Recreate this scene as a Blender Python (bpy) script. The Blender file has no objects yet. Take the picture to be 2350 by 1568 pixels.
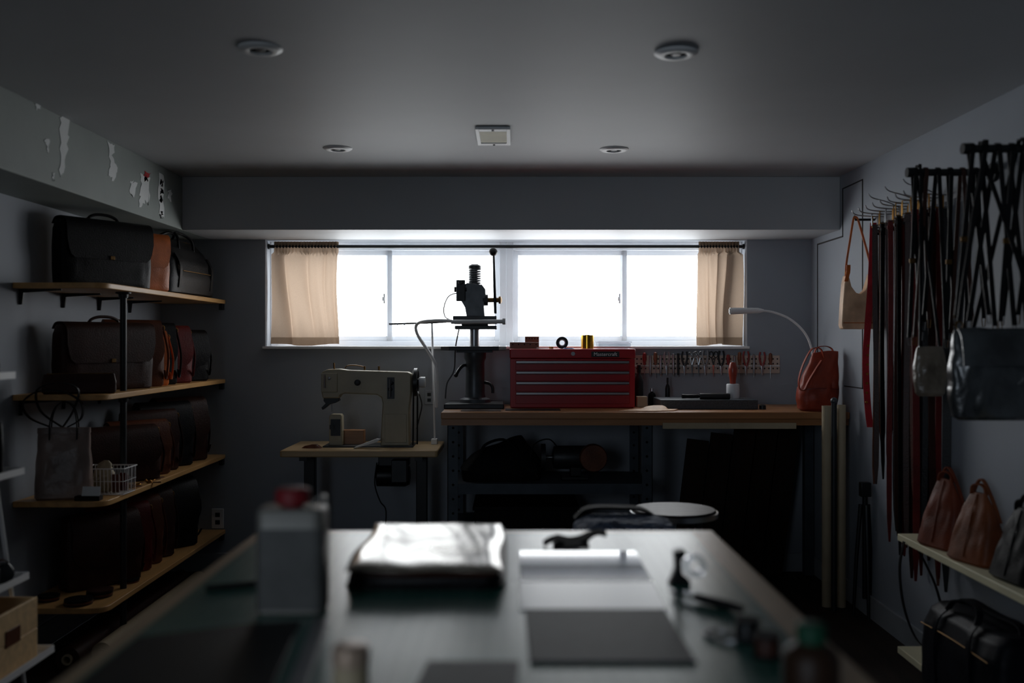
import bpy, bmesh, math, random
from mathutils import Vector, Matrix
random.seed(7)
F=2284.7; EYE=1.36
PI=math.pi
def X(px,D): return (px-1175)*D/F
def Z(py,D): return EYE+(784-py)*D/F
def W(px,py,D): return Vector((X(px,D),D,Z(py,D)))
C=bpy.context.scene.collection
OFF={}
# ------------------------------------------------------------ materials
def lin(c):
    o=[]
    for v in c:
        v=v/255.0
        o.append(v/12.92 if v<=0.04045 else ((v+0.055)/1.055)**2.4)
    return o
def nmat(name):
    m=bpy.data.materials.new(name); m.use_nodes=True
    nt=m.node_tree; nt.nodes.clear()
    return m,nt,nt.nodes,nt.links
def M(name,rgb,rough=.5,metal=0,var=.15,scale=8,bump=0,bscale=80,stretch=(1,1,1),spec=.5,coat=0,rvar=0):
    m,nt,N,L=nmat(name)
    out=N.new('ShaderNodeOutputMaterial'); p=N.new('ShaderNodeBsdfPrincipled')
    L.new(p.outputs[0],out.inputs[0])
    tc=N.new('ShaderNodeTexCoord'); mp=N.new('ShaderNodeMapping'); mp.inputs['Scale'].default_value=stretch
    L.new(tc.outputs['Object'],mp.inputs[0])
    nz=N.new('ShaderNodeTexNoise'); nz.inputs['Scale'].default_value=scale; nz.inputs['Detail'].default_value=5
    L.new(mp.outputs[0],nz.inputs[0])
    cr=N.new('ShaderNodeValToRGB'); c=lin(rgb)
    cr.color_ramp.elements[0].position=.3; cr.color_ramp.elements[1].position=.7
    cr.color_ramp.elements[0].color=[max(0,x*(1-var)) for x in c]+[1]
    cr.color_ramp.elements[1].color=[min(1,x*(1+var)) for x in c]+[1]
    L.new(nz.outputs[0],cr.inputs[0]); L.new(cr.outputs[0],p.inputs['Base Color'])
    p.inputs['Roughness'].default_value=rough; p.inputs['Metallic'].default_value=metal
    p.inputs['Specular IOR Level'].default_value=spec; p.inputs['Coat Weight'].default_value=coat
    if rvar:
        mr=N.new('ShaderNodeMapRange'); mr.inputs['To Min'].default_value=max(.02,rough-rvar); mr.inputs['To Max'].default_value=rough+rvar
        L.new(nz.outputs[0],mr.inputs[0]); L.new(mr.outputs[0],p.inputs['Roughness'])
    if bump:
        n2=N.new('ShaderNodeTexNoise'); n2.inputs['Scale'].default_value=bscale; n2.inputs['Detail'].default_value=4
        L.new(mp.outputs[0],n2.inputs[0])
        b=N.new('ShaderNodeBump'); b.inputs['Strength'].default_value=bump; b.inputs['Distance'].default_value=.01
        L.new(n2.outputs[0],b.inputs['Height']); L.new(b.outputs[0],p.inputs['Normal'])
    return m
def Mtrans(name,rgb,tr,var=.1,scale=300,bump=.1):
    m,nt,N,L=nmat(name)
    out=N.new('ShaderNodeOutputMaterial'); mx=N.new('ShaderNodeMixShader'); mx.inputs[0].default_value=tr
    d=N.new('ShaderNodeBsdfDiffuse'); t=N.new('ShaderNodeBsdfTranslucent')
    tc=N.new('ShaderNodeTexCoord'); nz=N.new('ShaderNodeTexNoise'); nz.inputs['Scale'].default_value=scale
    L.new(tc.outputs['Object'],nz.inputs[0])
    cr=N.new('ShaderNodeValToRGB'); c=lin(rgb)
    cr.color_ramp.elements[0].color=[x*(1-var) for x in c]+[1]; cr.color_ramp.elements[1].color=[min(1,x*(1+var)) for x in c]+[1]
    L.new(nz.outputs[0],cr.inputs[0]); L.new(cr.outputs[0],d.inputs[0]); L.new(cr.outputs[0],t.inputs[0])
    L.new(d.outputs[0],mx.inputs[1]); L.new(t.outputs[0],mx.inputs[2]); L.new(mx.outputs[0],out.inputs[0])
    return m
def Mglass(name,gl=.06,tint=(1,1,1)):
    m,nt,N,L=nmat(name)
    out=N.new('ShaderNodeOutputMaterial'); mx=N.new('ShaderNodeMixShader'); mx.inputs[0].default_value=gl
    t=N.new('ShaderNodeBsdfTransparent'); t.inputs[0].default_value=list(tint)+[1]
    g=N.new('ShaderNodeBsdfGlossy'); g.inputs['Roughness'].default_value=.05
    L.new(t.outputs[0],mx.inputs[1]); L.new(g.outputs[0],mx.inputs[2]); L.new(mx.outputs[0],out.inputs[0])
    return m
def Mgrid(name,rgb,line,cell,rough):
    m=M(name,rgb,rough,0,.12,5,.04,200,(1,1,1),.75)
    nt=m.node_tree; N=nt.nodes; L=nt.links
    p=[n for n in N if n.type=='BSDF_PRINCIPLED'][0]; cr=[n for n in N if n.type=='VALTORGB'][0]; tc=[n for n in N if n.type=='TEX_COORD'][0]
    b=N.new('ShaderNodeTexBrick'); b.offset=0; b.inputs['Scale'].default_value=1
    b.inputs['Brick Width'].default_value=cell; b.inputs['Row Height'].default_value=cell; b.inputs['Mortar Size'].default_value=.0008
    b.inputs['Mortar'].default_value=lin(line)+[1]
    L.new(tc.outputs['Object'],b.inputs[0]); L.new(cr.outputs[0],b.inputs['Color1']); L.new(cr.outputs[0],b.inputs['Color2'])
    L.new(b.outputs[0],p.inputs['Base Color'])
    return m
def Mquilt(name,rgb):
    m=M(name,rgb,.75,0,.2,10,0,80,(1,1,1),.3)
    N=m.node_tree.nodes; L=m.node_tree.links
    p=[n for n in N if n.type=='BSDF_PRINCIPLED'][0]; tc=[n for n in N if n.type=='TEX_COORD'][0]
    v=N.new('ShaderNodeTexVoronoi'); v.inputs['Scale'].default_value=38
    b=N.new('ShaderNodeBump'); b.inputs['Strength'].default_value=1; b.inputs['Distance'].default_value=.03; b.invert=True
    L.new(tc.outputs['Object'],v.inputs[0]); L.new(v.outputs[0],b.inputs['Height']); L.new(b.outputs[0],p.inputs['Normal'])
    return m
m_ceil=M('ceiling_paint',(178,181,184),.6,0,.05,1.5,.05,12)
m_wall=M('wall_paint',(150,156,164),.65,0,.05,2,.05,60)
m_bulk=M('bulkhead_paint',(146,154,150),.6,0,.08,3,.05,60)
m_patch=M('bare_plaster',(225,228,228),.8,0,.05)
m_redpaint=M('red_paint_chip',(190,30,40),.6)
m_blackchip=M('black_chip',(15,15,15),.6)
m_floor=M('floor_boards',(44,33,26),.6,0,.4,3,.1,30,(8,1,1),.3)
m_base=M('baseboard_paint',(160,165,170),.5,0,.05)
m_groove=M('groove_shadow_gap',(45,42,40),.8)
m_vinyl=Mtrans('window_vinyl',(238,241,245),.3,.02,20)
m_glass=Mglass('window_glass')
m_clear=Mglass('clear_plastic',.25,(.9,.92,.95))
m_curt=Mtrans('linen_curtain',(168,148,130),.33,.1,260)
m_hem=Mtrans('linen_hem',(136,116,98),.22,.1,260)
m_black=M('black_metal',(20,22,24),.4,.3,.2)
m_blackm=M('black_matte',(14,14,15),.8,0,.15,8,0,80,(1,1,1),.2)
m_dkgrey=M('dark_grey_metal',(48,50,52),.45,.5,.2,20)
m_iron=M('cast_iron_grey',(78,82,86),.38,.45,.2,20)
m_steel=M('steel',(170,172,175),.3,1,.1)
m_brass=M('brass',(190,140,74),.35,1,.1)
m_dbrass=M('aged_brass',(110,84,50),.5,1,.1)
m_gold=M('gold_foil',(220,170,60),.2,1,.1)
m_white=M('white_enamel',(242,242,242),.45,0,.03)
m_whiteplast=M('white_plastic',(220,222,224),.4,0,.03)
m_shelf=M('pine_shelf',(206,158,98),.45,0,.18,3,.05,40,(10,1,10))
m_shelfx=M('pine_table',(194,164,120),.4,0,.12,3,.05,40,(1,10,10))
m_bench=M('bench_wood',(162,112,70),.4,0,.2,3,.05,40,(1,10,10))
m_tablewood=M('table_wood_edge',(176,150,118),.33,0,.12,3,.03,40,(10,1,1),.6)
m_crate=M('crate_wood',(222,188,140),.55,0,.15,4,.05,40,(2,10,10))
m_cream=M('cream_shelf',(228,220,186),.5,0,.05)
m_mat=Mgrid('cutting_mat',(26,92,80),(80,120,112),.0254,.30)
def leather(n,rgb,rough=.46,b=.15,spec=.3): return M(n,rgb,rough,0,.3,12,b,160,(1,1,1),spec)
l_black=leather('black_leather',(12,12,14),.46,.15,.24)
l_navy=leather('navy_leather',(17,19,27),.48,.15,.22)
l_dkbrown=leather('dark_brown_leather',(54,28,20),.46)
l_brown=leather('brown_leather',(98,54,34),.42)
l_tan=leather('tan_leather',(200,106,50),.42)
l_lighttan=leather('light_tan_leather',(234,190,154),.5)
l_rust=leather('rust_leather',(140,54,34),.45)
l_ox=leather('oxblood_leather',(100,28,26),.4)
l_redstrap=leather('crimson_leather',(170,30,42),.38)
l_wax=M('waxed_brown_leather',(140,120,112),.3,0,.35,9,.6,12,(1,1,1),.7)
l_grey=M('grey_crinkled_leather',(112,102,90),.32,0,.35,14,.8,24,(1,1,1),.6)
l_blkgloss=M('glossy_black_leather',(32,34,36),.3,0,.3,9,.7,11,(1,1,1),.55)
l_silver=M('creased_silver_black_leather',(56,60,62),.27,0,.75,6,1,8,(1,1,1),.9)
l_orange=leather('orange_brown_leather',(122,66,36),.48)
l_orangedk=leather('chestnut_leather',(112,50,28),.48)
m_mach=M('machine_enamel',(162,152,126),.38,0,.12,6)
m_red=M('toolbox_red',(175,26,36),.32,0,.06,4)
m_reddk=M('toolbox_red_drawer',(150,20,30),.35,0,.06,4)
m_slab=M('granite_slab',(66,72,78),.45,0,.35,120)
m_rack=M('rack_board',(196,176,162),.6,0,.1)
m_woodh=M('wood_handle',(120,68,42),.4,0,.2,10,0,80,(1,1,.2))
m_redh=M('red_grip',(140,30,28),.4)
m_blueplas=M('blue_plastic',(40,90,160),.4)
m_tin=M('tin_can',(112,110,104),.4,.3,.08)
m_label=M('tin_label',(74,74,72),.55,0,.2,20)
m_redcap=M('red_cap',(130,20,30),.6)
m_greencap=M('green_cap',(14,66,46),.55,0,.1,8,0,80,(1,1,1),.3)
m_amber=M('amber_bottle',(44,28,18),.5,0,.1,8,0,80,(1,1,1),.25)
m_foil=M('glossy_silver_leather',(128,120,106),.2,.3,.4,7,.3,6)
m_acry=M('acrylic_sheet',(70,76,82),.05,0,.02,2,0,80,(1,1,1),.6)
m_satin=M('satin_card',(205,208,212),.3,0,.02,2)
m_dsheet=M('dark_board',(40,44,48),.55,0,.2,30,0,80,(1,1,1),.3)
m_paper=M('paper',(225,225,222),.8,0,.03)
m_quilt=Mquilt('quilted_fabric',(92,106,130))
m_bsteel=M('blue_grey_steel',(58,66,74),.55,.3,.2,15)
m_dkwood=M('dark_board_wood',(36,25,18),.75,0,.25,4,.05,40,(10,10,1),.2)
m_tube=M('kraft_tube',(176,160,132),.6,0,.12,6)
m_blade=M('blade',(190,192,196),.2,1,.05)
m_stooltop=M('stool_seat_wood',(50,42,44),.42,0,.5,5,.15,14,(1,6,1),.14)
m_maulh=M('maul_handle',(150,60,44),.3,0,.15)
m_copper=M('copper_lid',(190,165,145),.4,.3)
# ------------------------------------------------------------ mesh builder
def sm(pts,n=6,closed=False):
    P=[Vector(p) for p in pts]; out=[]; k=len(P)
    rng=range(k) if closed else range(k-1)
    for i in rng:
        if closed: a,b,c,d=P[(i-1)%k],P[i],P[(i+1)%k],P[(i+2)%k]
        else: a,b,c,d=P[max(i-1,0)],P[i],P[i+1],P[min(i+2,k-1)]
        for j in range(n):
            t=j/n
            out.append(.5*((2*b)+(c-a)*t+(2*a-5*b+4*c-d)*t*t+(3*b-a-3*c+d)*t**3))
    if not closed: out.append(P[-1])
    return out
class MB:
    def __init__(s): s.v=[]; s.f=[]
    def add(s,v,f):
        n=len(s.v); s.v+= [Vector(a) for a in v]; s.f+=[tuple(i+n for i in q) for q in f]; return s
    def box(s,x0,x1,y0,y1,z0,z1):
        return s.add([(x0,y0,z0),(x1,y0,z0),(x1,y1,z0),(x0,y1,z0),(x0,y0,z1),(x1,y0,z1),(x1,y1,z1),(x0,y1,z1)],
            [(0,3,2,1),(4,5,6,7),(0,1,5,4),(1,2,6,5),(2,3,7,6),(3,0,4,7)])
    def obox(s,c,size,R):
        m=MB().box(-size[0]/2,size[0]/2,-size[1]/2,size[1]/2,-size[2]/2,size[2]/2)
        return s.add([R@v+Vector(c) for v in m.v],m.f)
    def prism(s,poly,ax,a,b):
        n=len(poly)
        def q(u,v,w): return (u,w,v) if ax=='y' else ((u,v,w) if ax=='z' else (w,u,v))
        v=[q(p[0],p[1],a) for p in poly]+[q(p[0],p[1],b) for p in poly]
        f=[tuple(range(n))[::-1],tuple(range(n,2*n))]+[(i,(i+1)%n,n+(i+1)%n,n+i) for i in range(n)]
        return s.add(v,f)
    def tube(s,pts,r,n=8,closed=False):
        P=[Vector(p) for p in pts]; k=len(P); R=r if isinstance(r,(list,tuple)) else [r]*k
        T=[]
        for i in range(k):
            if closed: t=P[(i+1)%k]-P[i-1]
            else: t=P[min(i+1,k-1)]-P[max(i-1,0)]
            T.append(t.normalized() if t.length>1e-9 else Vector((0,0,1)))
        u=T[0].orthogonal().normalized(); v=[];f=[]
        for i in range(k):
            u=(u-T[i]*u.dot(T[i]))
            u=u.normalized() if u.length>1e-6 else T[i].orthogonal().normalized()
            w=T[i].cross(u)
            for j in range(n):
                a=2*PI*j/n; v.append(P[i]+(u*math.cos(a)+w*math.sin(a))*R[i])
        for i in range(k if closed else k-1):
            i2=(i+1)%k
            for j in range(n): f.append((i*n+j,i*n+(j+1)%n,i2*n+(j+1)%n,i2*n+j))
        if not closed: f.append(tuple(range(n))[::-1]); f.append(tuple((k-1)*n+j for j in range(n)))
        return s.add(v,f)
    def cyl(s,p0,p1,r0,r1=None,n=20):
        return s.tube([p0,p1],[r0,r0 if r1 is None else r1],n)
    def ribbon(s,pts,w,t,wd):
        P=[Vector(p) for p in pts]; k=len(P); wd=Vector(wd).normalized(); v=[];f=[]
        ws=w if isinstance(w,(list,tuple)) else [w]*k
        for i in range(k):
            T=(P[min(i+1,k-1)]-P[max(i-1,0)]).normalized(); nn=T.cross(wd)
            nn=nn.normalized() if nn.length>1e-6 else Vector((0,0,1))
            a=wd*ws[min(i,len(ws)-1)]/2; b=nn*t/2
            v+=[P[i]-a-b,P[i]+a-b,P[i]+a+b,P[i]-a+b]
        for i in range(k-1):
            for j in range(4): f.append((4*i+j,4*i+(j+1)%4,4*i+4+(j+1)%4,4*i+4+j))
        f.append((3,2,1,0)); f.append(tuple(4*(k-1)+j for j in range(4)))
        return s.add(v,f)
    def lathe(s,prof,c,ax='z',n=32,closed=False):
        c=Vector(c); v=[];f=[];k=len(prof)
        for r,h in prof:
            r=max(r,1e-4)
            for j in range(n):
                a=2*PI*j/n; x,y=r*math.cos(a),r*math.sin(a)
                v.append(c+Vector((x,y,h) if ax=='z' else ((h,x,y) if ax=='x' else (x,h,y))))
        for i in range(k if closed else k-1):
            i2=(i+1)%k
            for j in range(n): f.append((i*n+j,i*n+(j+1)%n,i2*n+(j+1)%n,i2*n+j))
        if not closed: f.append(tuple(range(n))[::-1]); f.append(tuple((k-1)*n+j for j in range(n)))
        return s.add(v,f)
    def sphere(s,c,r,n=16,sc=(1,1,1)):
        pr=[(r*math.sin(PI*i/10),-r*math.cos(PI*i/10)) for i in range(11)]
        m=MB().lathe(pr,(0,0,0),'z',n)
        return s.add([Vector((a.x*sc[0],a.y*sc[1],a.z*sc[2]))+Vector(c) for a in m.v],m.f)
    def loft(s,secs,n=44,wob=0):
        v=[];f=[];k=len(secs)
        for (z,w,d,cx,cy,e) in secs:
            for j in range(n):
                a=2*PI*j/n; ca,sa=math.cos(a),math.sin(a)
                x=math.copysign(abs(ca)**(2/e),ca)*w/2; y=math.copysign(abs(sa)**(2/e),sa)*d/2
                q=1+random.uniform(-wob,wob)
                v.append((cx+x*q,cy+y*q,z))
        for i in range(k-1):
            for j in range(n): f.append((i*n+j,i*n+(j+1)%n,(i+1)*n+(j+1)%n,(i+1)*n+j))
        f.append(tuple(range(n))[::-1]); f.append(tuple((k-1)*n+j for j in range(n)))
        return s.add(v,f)
    def soft(s,secs,n=56,seed=0,amp=.006,sub=5,fold=1.0):
        out=[]
        for i in range(len(secs)-1):
            for j in range(sub):
                t=j/sub; a,b=secs[i],secs[i+1]; out.append([a[k]+(b[k]-a[k])*t for k in range(6)])
        out.append(list(secs[-1])); rnd=random.Random(seed)
        ph=[rnd.uniform(0,6.28) for _ in range(6)]; v=[];f=[]
        H=out[-1][0]-out[0][0]
        for (z,w,d,cx,cy,e) in out:
            tz=(z-out[0][0])/H; env=math.sin(PI*min(1,max(0,tz*.92+.06)))
            for j in range(n):
                a=2*PI*j/n; ca,sa=math.cos(a),math.sin(a)
                x=math.copysign(abs(ca)**(2/e),ca)*w/2; y=math.copysign(abs(sa)**(2/e),sa)*d/2
                dn=amp*env*(math.sin(x*38*fold+ph[0]+tz*5)+.7*math.sin(x*71*fold-tz*9+ph[1])+.6*math.sin(tz*13*fold+ph[2]+x*20))
                y+=math.copysign(dn,sa)*abs(sa)**.5
                x+=math.copysign(amp*env*.9*math.sin(tz*9+ph[3]),ca)*abs(ca)**2
                v.append((cx+x,cy+y,z+amp*.8*math.sin(x*30+ph[4])*(tz if tz>.5 else 0)))
        k=len(out)
        for i in range(k-1):
            for j in range(n): f.append((i*n+j,i*n+(j+1)%n,(i+1)*n+(j+1)%n,(i+1)*n+j))
        f.append(tuple(range(n))[::-1]); f.append(tuple((k-1)*n+j for j in range(n)))
        return s.add(v,f)
    def build(s,name,mat,parent=None,origin=None,bev=0,ang=38):
        if parent is not None: off=OFF[parent]
        elif origin is not None: off=Vector(origin)
        else:
            xs=[a.x for a in s.v]; ys=[a.y for a in s.v]; zs=[a.z for a in s.v]
            off=Vector(((min(xs)+max(xs))/2,(min(ys)+max(ys))/2,min(zs)))
        me=bpy.data.meshes.new(name)
        me.from_pydata([a-off for a in s.v],[],s.f)
        bm=bmesh.new(); bm.from_mesh(me); bmesh.ops.recalc_face_normals(bm,faces=bm.faces); bm.to_mesh(me); bm.free()
        for p in me.polygons: p.use_smooth=True
        me.set_sharp_from_angle(angle=math.radians(ang))
        me.materials.append(mat)
        o=bpy.data.objects.new(name,me); C.objects.link(o)
        if parent is not None: o.parent=parent
        else: o.location=off
        OFF[o]=off
        if bev:
            b=o.modifiers.new('bevel','BEVEL'); b.width=bev; b.segments=2; b.limit_method='ANGLE'; b.angle_limit=math.radians(40)
        return o
def tag(o,label,cat=None,group=None):
    o['label']=label
    if cat: o['category']=cat
    if group: o['group']=group
    return o
def struct(o,label=None):
    o['kind']='structure'
    if label: o['label']=label
    return o
def root(name,label,cat,loc,rz=0,group=None,local=False):
    o=bpy.data.objects.new(name,None); C.objects.link(o); o.empty_display_size=.05
    o.location=loc; o.rotation_euler=(0,0,rz); OFF[o]=Vector((0,0,0)) if local else Vector(loc)
    return tag(o,label,cat,group)
def dup(r,loc,rz=None,label=None,group=None):
    c=r.copy(); C.objects.link(c); c.location=loc; OFF[c]=OFF[r]
    if rz is not None: c.rotation_euler=(0,0,rz)
    if label: c['label']=label
    if group: c['group']=group
    for ch in list(r.children):
        d=ch.copy(); C.objects.link(d); d.parent=c
        for g in list(ch.children):
            e=g.copy(); C.objects.link(e); e.parent=d
    return c
def text(body,size,loc,mat,parent,ext=.0008):
    cu=bpy.data.curves.new('txt','FONT'); cu.body=body; cu.size=size; cu.extrude=ext; cu.align_x='CENTER'; cu.align_y='CENTER'
    t=bpy.data.objects.new('txt',cu); C.objects.link(t)
    dg=bpy.context.evaluated_depsgraph_get(); me=bpy.data.meshes.new_from_object(t.evaluated_get(dg))
    bpy.data.objects.remove(t)
    R=Matrix.Rotation(PI/2,4,'X'); me.transform(Matrix.Translation(Vector(loc)-OFF[parent])@R)
    me.materials.clear(); me.materials.append(mat)
    o=bpy.data.objects.new('lettering',me); C.objects.link(o); o.parent=parent; OFF[o]=OFF[parent]
    return o
def ringpts(c,r,ax='y',n=12,ry=None):
    ry=ry or r; o=[]
    for i in range(n):
        a=2*PI*i/n; u,v=r*math.cos(a),ry*math.sin(a)
        o.append((c[0]+u,c[1],c[2]+v) if ax=='y' else ((c[0]+u,c[1]+v,c[2]) if ax=='z' else (c[0],c[1]+u,c[2]+v)))
    return o
ORD=['first','second','third','fourth','fifth','sixth','seventh','eighth','ninth','tenth','eleventh','twelfth','thirteenth','fourteenth','fifteenth','sixteenth','seventeenth','eighteenth','nineteenth','twentieth','twenty-first','twenty-second','twenty-third','twenty-fourth']
# ------------------------------------------------------------ room shell
XL,XR,YB,YF,ZC=-2.08,1.77,5.89,-2.6,2.25
ZB=1.963
struct(MB().box(XL,XR,YF,YB,-.1,0).build('floor',m_floor))
struct(MB().box(XL-.1,XR+.1,YF-.1,YB+.2,ZC,ZC+.1).build('ceiling',m_ceil))
struct(MB().box(XL-.1,XL,YF-.1,YB+.2,-.1,ZC).build('wall_left',m_wall))
struct(MB().box(XR,XR+.1,YF-.1,YB+.2,-.1,ZC).build('wall_right',m_wall))
struct(MB().box(XL,XR,YF-.1,YF,-.1,ZC).build('wall_front',m_wall))
WX0,WX1,WZ0=-1.46,1.39,1.322
struct(MB().box(XL,XR,YB,YB+.2,-.1,WZ0).box(XL,WX0,YB,YB+.2,WZ0,ZC).box(WX1,XR,YB,YB+.2,WZ0,ZC).box(WX0,WX1,YB,YB+.2,ZB,ZC).build('wall_back',m_wall))
t1=struct(MB().box(XL,-1.78,YF,YB,ZB,ZC).build('trim_1',m_bulk,bev=.003),'painted bulkhead along the left wall with peeled patches')
struct(MB().box(-1.78,XR,5.37,YB,ZB,ZC).build('trim_2',m_ceil,bev=.003),'boxed bulkhead above the window')
def patch(pts,mat,seed=0,name='peeled_patch'):
    random.seed(seed); poly=[]
    for i in range(len(pts)):
        a=pts[i]; b=pts[(i+1)%len(pts)]
        for k in range(5):
            t=k/5; px=a[0]+(b[0]-a[0])*t+random.uniform(-3,3); py=a[1]+(b[1]-a[1])*t+random.uniform(-4,4)
            D=1.78*F/(1175-px); poly.append((D,Z(py,D)))
    MB().prism(poly,'x',-1.7805,-1.778).build(name,mat,t1)
patch([(138,268),(158,270),(155,330),(147,398),(136,404),(137,340)],m_patch,1)
patch([(244,325),(262,335),(258,360),(270,388),(258,414),(248,400),(252,370)],m_patch,2)
patch([(300,415),(312,420),(306,456),(296,440)],m_patch,3)
patch([(322,400),(344,410),(340,470),(332,462),(318,476),(322,440)],m_patch,4)
patch([(331,390),(343,400),(338,418),(331,412)],m_redpaint,5,'red_paint_chip')
patch([(362,392),(376,400),(374,500),(364,490)],m_patch,6)
for i,y in enumerate((412,432,450,486)):
    patch([(367,y),(373,y+2),(372,y+14),(367,y+12)],m_blackchip,10+i,'black_chip')
patch([(80,232),(94,240),(90,252),(82,250)],m_patch,7)
patch([(102,318),(114,324),(112,350),(106,340)],m_patch,8)
patch([(384,436),(394,440),(392,462),(386,458)],m_patch,9)
patch([(120,395),(126,400),(124,414),(119,412)],m_patch,19)
struct(MB().box(WX0-.01,WX1+.01,YB-.03,6.03,WZ0-.006,WZ0+.010).build('trim_3',m_white,bev=.003),'white window sill board')
struct(MB().box(XR-.014,XR,YF,YB,0,.11).build('baseboard_right',m_base,bev=.003))
struct(MB().box(XL,XL+.014,YF,YB,0,.11).build('baseboard_left',m_base,bev=.003))
struct(MB().box(XL+.014,XR-.014,YB-.014,YB,0,.11).build('baseboard_back',m_base,bev=.003))
g=MB(); gx=XR-.003
g.box(gx,XR+.001,5.76,5.768,1.0,1.925).box(gx,XR+.001,5.32,5.768,1.918,1.926).box(gx,XR+.001,5.32,5.328,1.926,2.18).box(gx,XR+.001,5.02,5.328,2.174,2.18).box(gx,XR+.001,5.02,5.028,1.12,2.18).box(gx,XR+.001,5.02,5.3,1.12,1.126)
struct(g.build('trim_4',m_groove),'outline of the flush access panel in the right wall')
def window(nm,x0,x1):
    y0,y1=6.03,6.085; z0,z1=WZ0+.010,ZB
    r=bpy.data.objects.new(nm,None); C.objects.link(r); r.location=((x0+x1)/2,6.05,z0); OFF[r]=Vector(r.location); struct(r,'white framed sliding window in the back wall')
    fw=.042
    MB().box(x0,x0+fw,y0,y1,z0,z1).box(x1-fw,x1,y0,y1,z0,z1).box(x0+fw,x1-fw,y0,y1,z1-.05,z1).box(x0+fw,x1-fw,y0,y1,z0,z0+.03).build('window_frame',m_vinyl,r,bev=.003)
    xm=(x0+x1)/2
    for a,b,yy in ((x0+fw,xm+.02,6.04),(xm-.02,x1-fw,6.055)):
        sw=.03
        s=MB().box(a,a+sw,yy,yy+.02,z0+.03,z1-.05).box(b-sw,b,yy,yy+.02,z0+.03,z1-.05).box(a+sw,b-sw,yy,yy+.02,z1-.05-sw,z1-.05).box(a+sw,b-sw,yy,yy+.02,z0+.03,z0+.03+sw)
        so=s.build('sash',m_vinyl,r,bev=.002)
        MB().box(a+sw-.003,b-sw+.003,yy+.008,yy+.011,z0+.03+sw-.003,z1-.05-sw+.003).build('pane',m_glass,so)
    lx=xm-.022
    MB().box(lx-.010,lx,6.025,6.04,1.59,1.65).box(lx-.016,lx-.006,6.017,6.028,1.605,1.63).build('latch',m_whiteplast,r,bev=.002)
window('window_1',WX0,-.034); window('window_2',-.034,WX1)
rr=root('curtain_rod','slim dark curtain rod across the top of the window','curtain rod',(-.035,5.955,1.925))
MB().cyl((WX0+.004,5.955,1.928),(WX1-.004,5.955,1.928),.010,n=14).build('rod',m_black,rr)
for x in (WX0+.006,WX1-.006): MB().cyl((x-.005,5.955,1.928),(x+.005,5.955,1.928),.016).build('end_bracket',m_black,rr)
def curtain(px0,px1,label,seed,outer,nf):
    rnd=random.Random(seed)
    D=5.955; x0,x1=max(X(px0,D),WX0+.004),min(X(px1,D),WX1-.004); r=root('curtain',label,'curtain',((x0+x1)/2,D,1.338),0,'linen curtains at the window')
    nx,nz=240,36; ph=rnd.random()*6; ph2=rnd.random()*6; Lw=x1-x0
    def pt(u,z):
        tt=(z-1.338)/(1.955-1.338)
        o_=(1-u) if outer<0 else u
        k=.25+1.0*max(0,min(1,(o_-.3)*2.2))
        P=2*PI*nf*(u+.09*math.sin(5*u+ph)+.035*math.sin(3.2*tt+4*u+ph2))+ph
        y=D+.020*k*(1-.2*tt)*math.sin(P)+.004*math.sin(1.7*P+4*tt)
        xo=.034*k*(.7+.4*math.sin(3*u+ph2+1.5*tt))*math.sin(P+1.2)*(1-.3*tt)
        if tt>.9: y=D+.012*math.sin(2*PI*(Lw/.022)*u)*(1 if tt<.94 or tt>.97 else .6)-.002; xo=.004*math.sin(2*PI*(Lw/.022)*u+1)
        x=x0+.03+(Lw-.06)*u+xo+.012*math.sin(4*tt+ph)*(1-tt)
        x=max(WX0+.003,min(WX1-.003,x))
        zz=z+(.006*math.sin(7*u+ph) if tt<.05 else 0)
        return (x,y,zz)
    def sheet(za,zb,n,dy,m,nm):
        v=[];f=[]
        for k in range(n+1):
            z=za+(zb-za)*k/n
            for i in range(nx+1):
                p=pt(i/nx,z); v.append((p[0],p[1]+dy,p[2]))
        for k in range(n):
            for i in range(nx):
                a=k*(nx+1)+i; f.append((a,a+1,a+nx+2,a+nx+1))
        MB().add(v,f).build(nm,m,r,ang=80)
    sheet(1.385,1.925,nz,0,m_curt,'panel')
    sheet(1.340,1.385,3,0,m_hem,'hem')
    sheet(1.925,1.958,5,-.001,m_hem,'gathered_heading')
curtain(600,788,'wider beige linen curtain at the left end of the window',3,-1,4.2)
curtain(1590,1718,'narrow beige linen curtain at the right end of the window',5,1,3.3)
def downlight(loc,label):
    r=root('ceiling_downlight',label,'ceiling light',loc,0,'recessed ceiling lights',True)
    MB().lathe([(.034,-.002),(.034,-.010),(.040,-.012),(.058,-.009),(.067,-.003),(.067,0)],(0,0,0),'z',40,True).build('trim_ring',m_white,r)
    MB().lathe([(0,-.001),(.034,-.001),(.034,-.004),(0,-.004)],(0,0,0),'z',30).build('baffle',m_blackm,r)
    MB().lathe([(.0,-.009),(.014,-.008),(.018,-.004),(.0,-.004)],(0,0,0),'z',20).build('bulb',m_dkgrey,r)
    return r
d0=downlight((X(597,3.02),3.02,ZC),'round white downlight nearest the camera on the left side of the ceiling')
dup(d0,(X(1552,3.05),3.05,ZC-.004),None,'round white downlight nearest the camera on the right side of the ceiling')
dup(d0,(X(775,4.58),4.58,ZC),None,'small far downlight on the ceiling above the sewing machine')
dup(d0,(X(1409,4.6),4.6,ZC),None,'small far downlight on the ceiling above the red tool chest')
r=root('ceiling_vent','small rectangular white louvred vent in the middle of the ceiling','vent',(-.08,4.29,ZC-.012))
MB().box(-.153,-.137,4.12,4.46,ZC-.012,ZC).box(-.023,-.007,4.12,4.46,ZC-.012,ZC).box(-.137,-.023,4.12,4.165,ZC-.012,ZC).box(-.137,-.023,4.415,4.46,ZC-.012,ZC).build('frame',m_white,r,bev=.002)
sl=MB()
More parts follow.
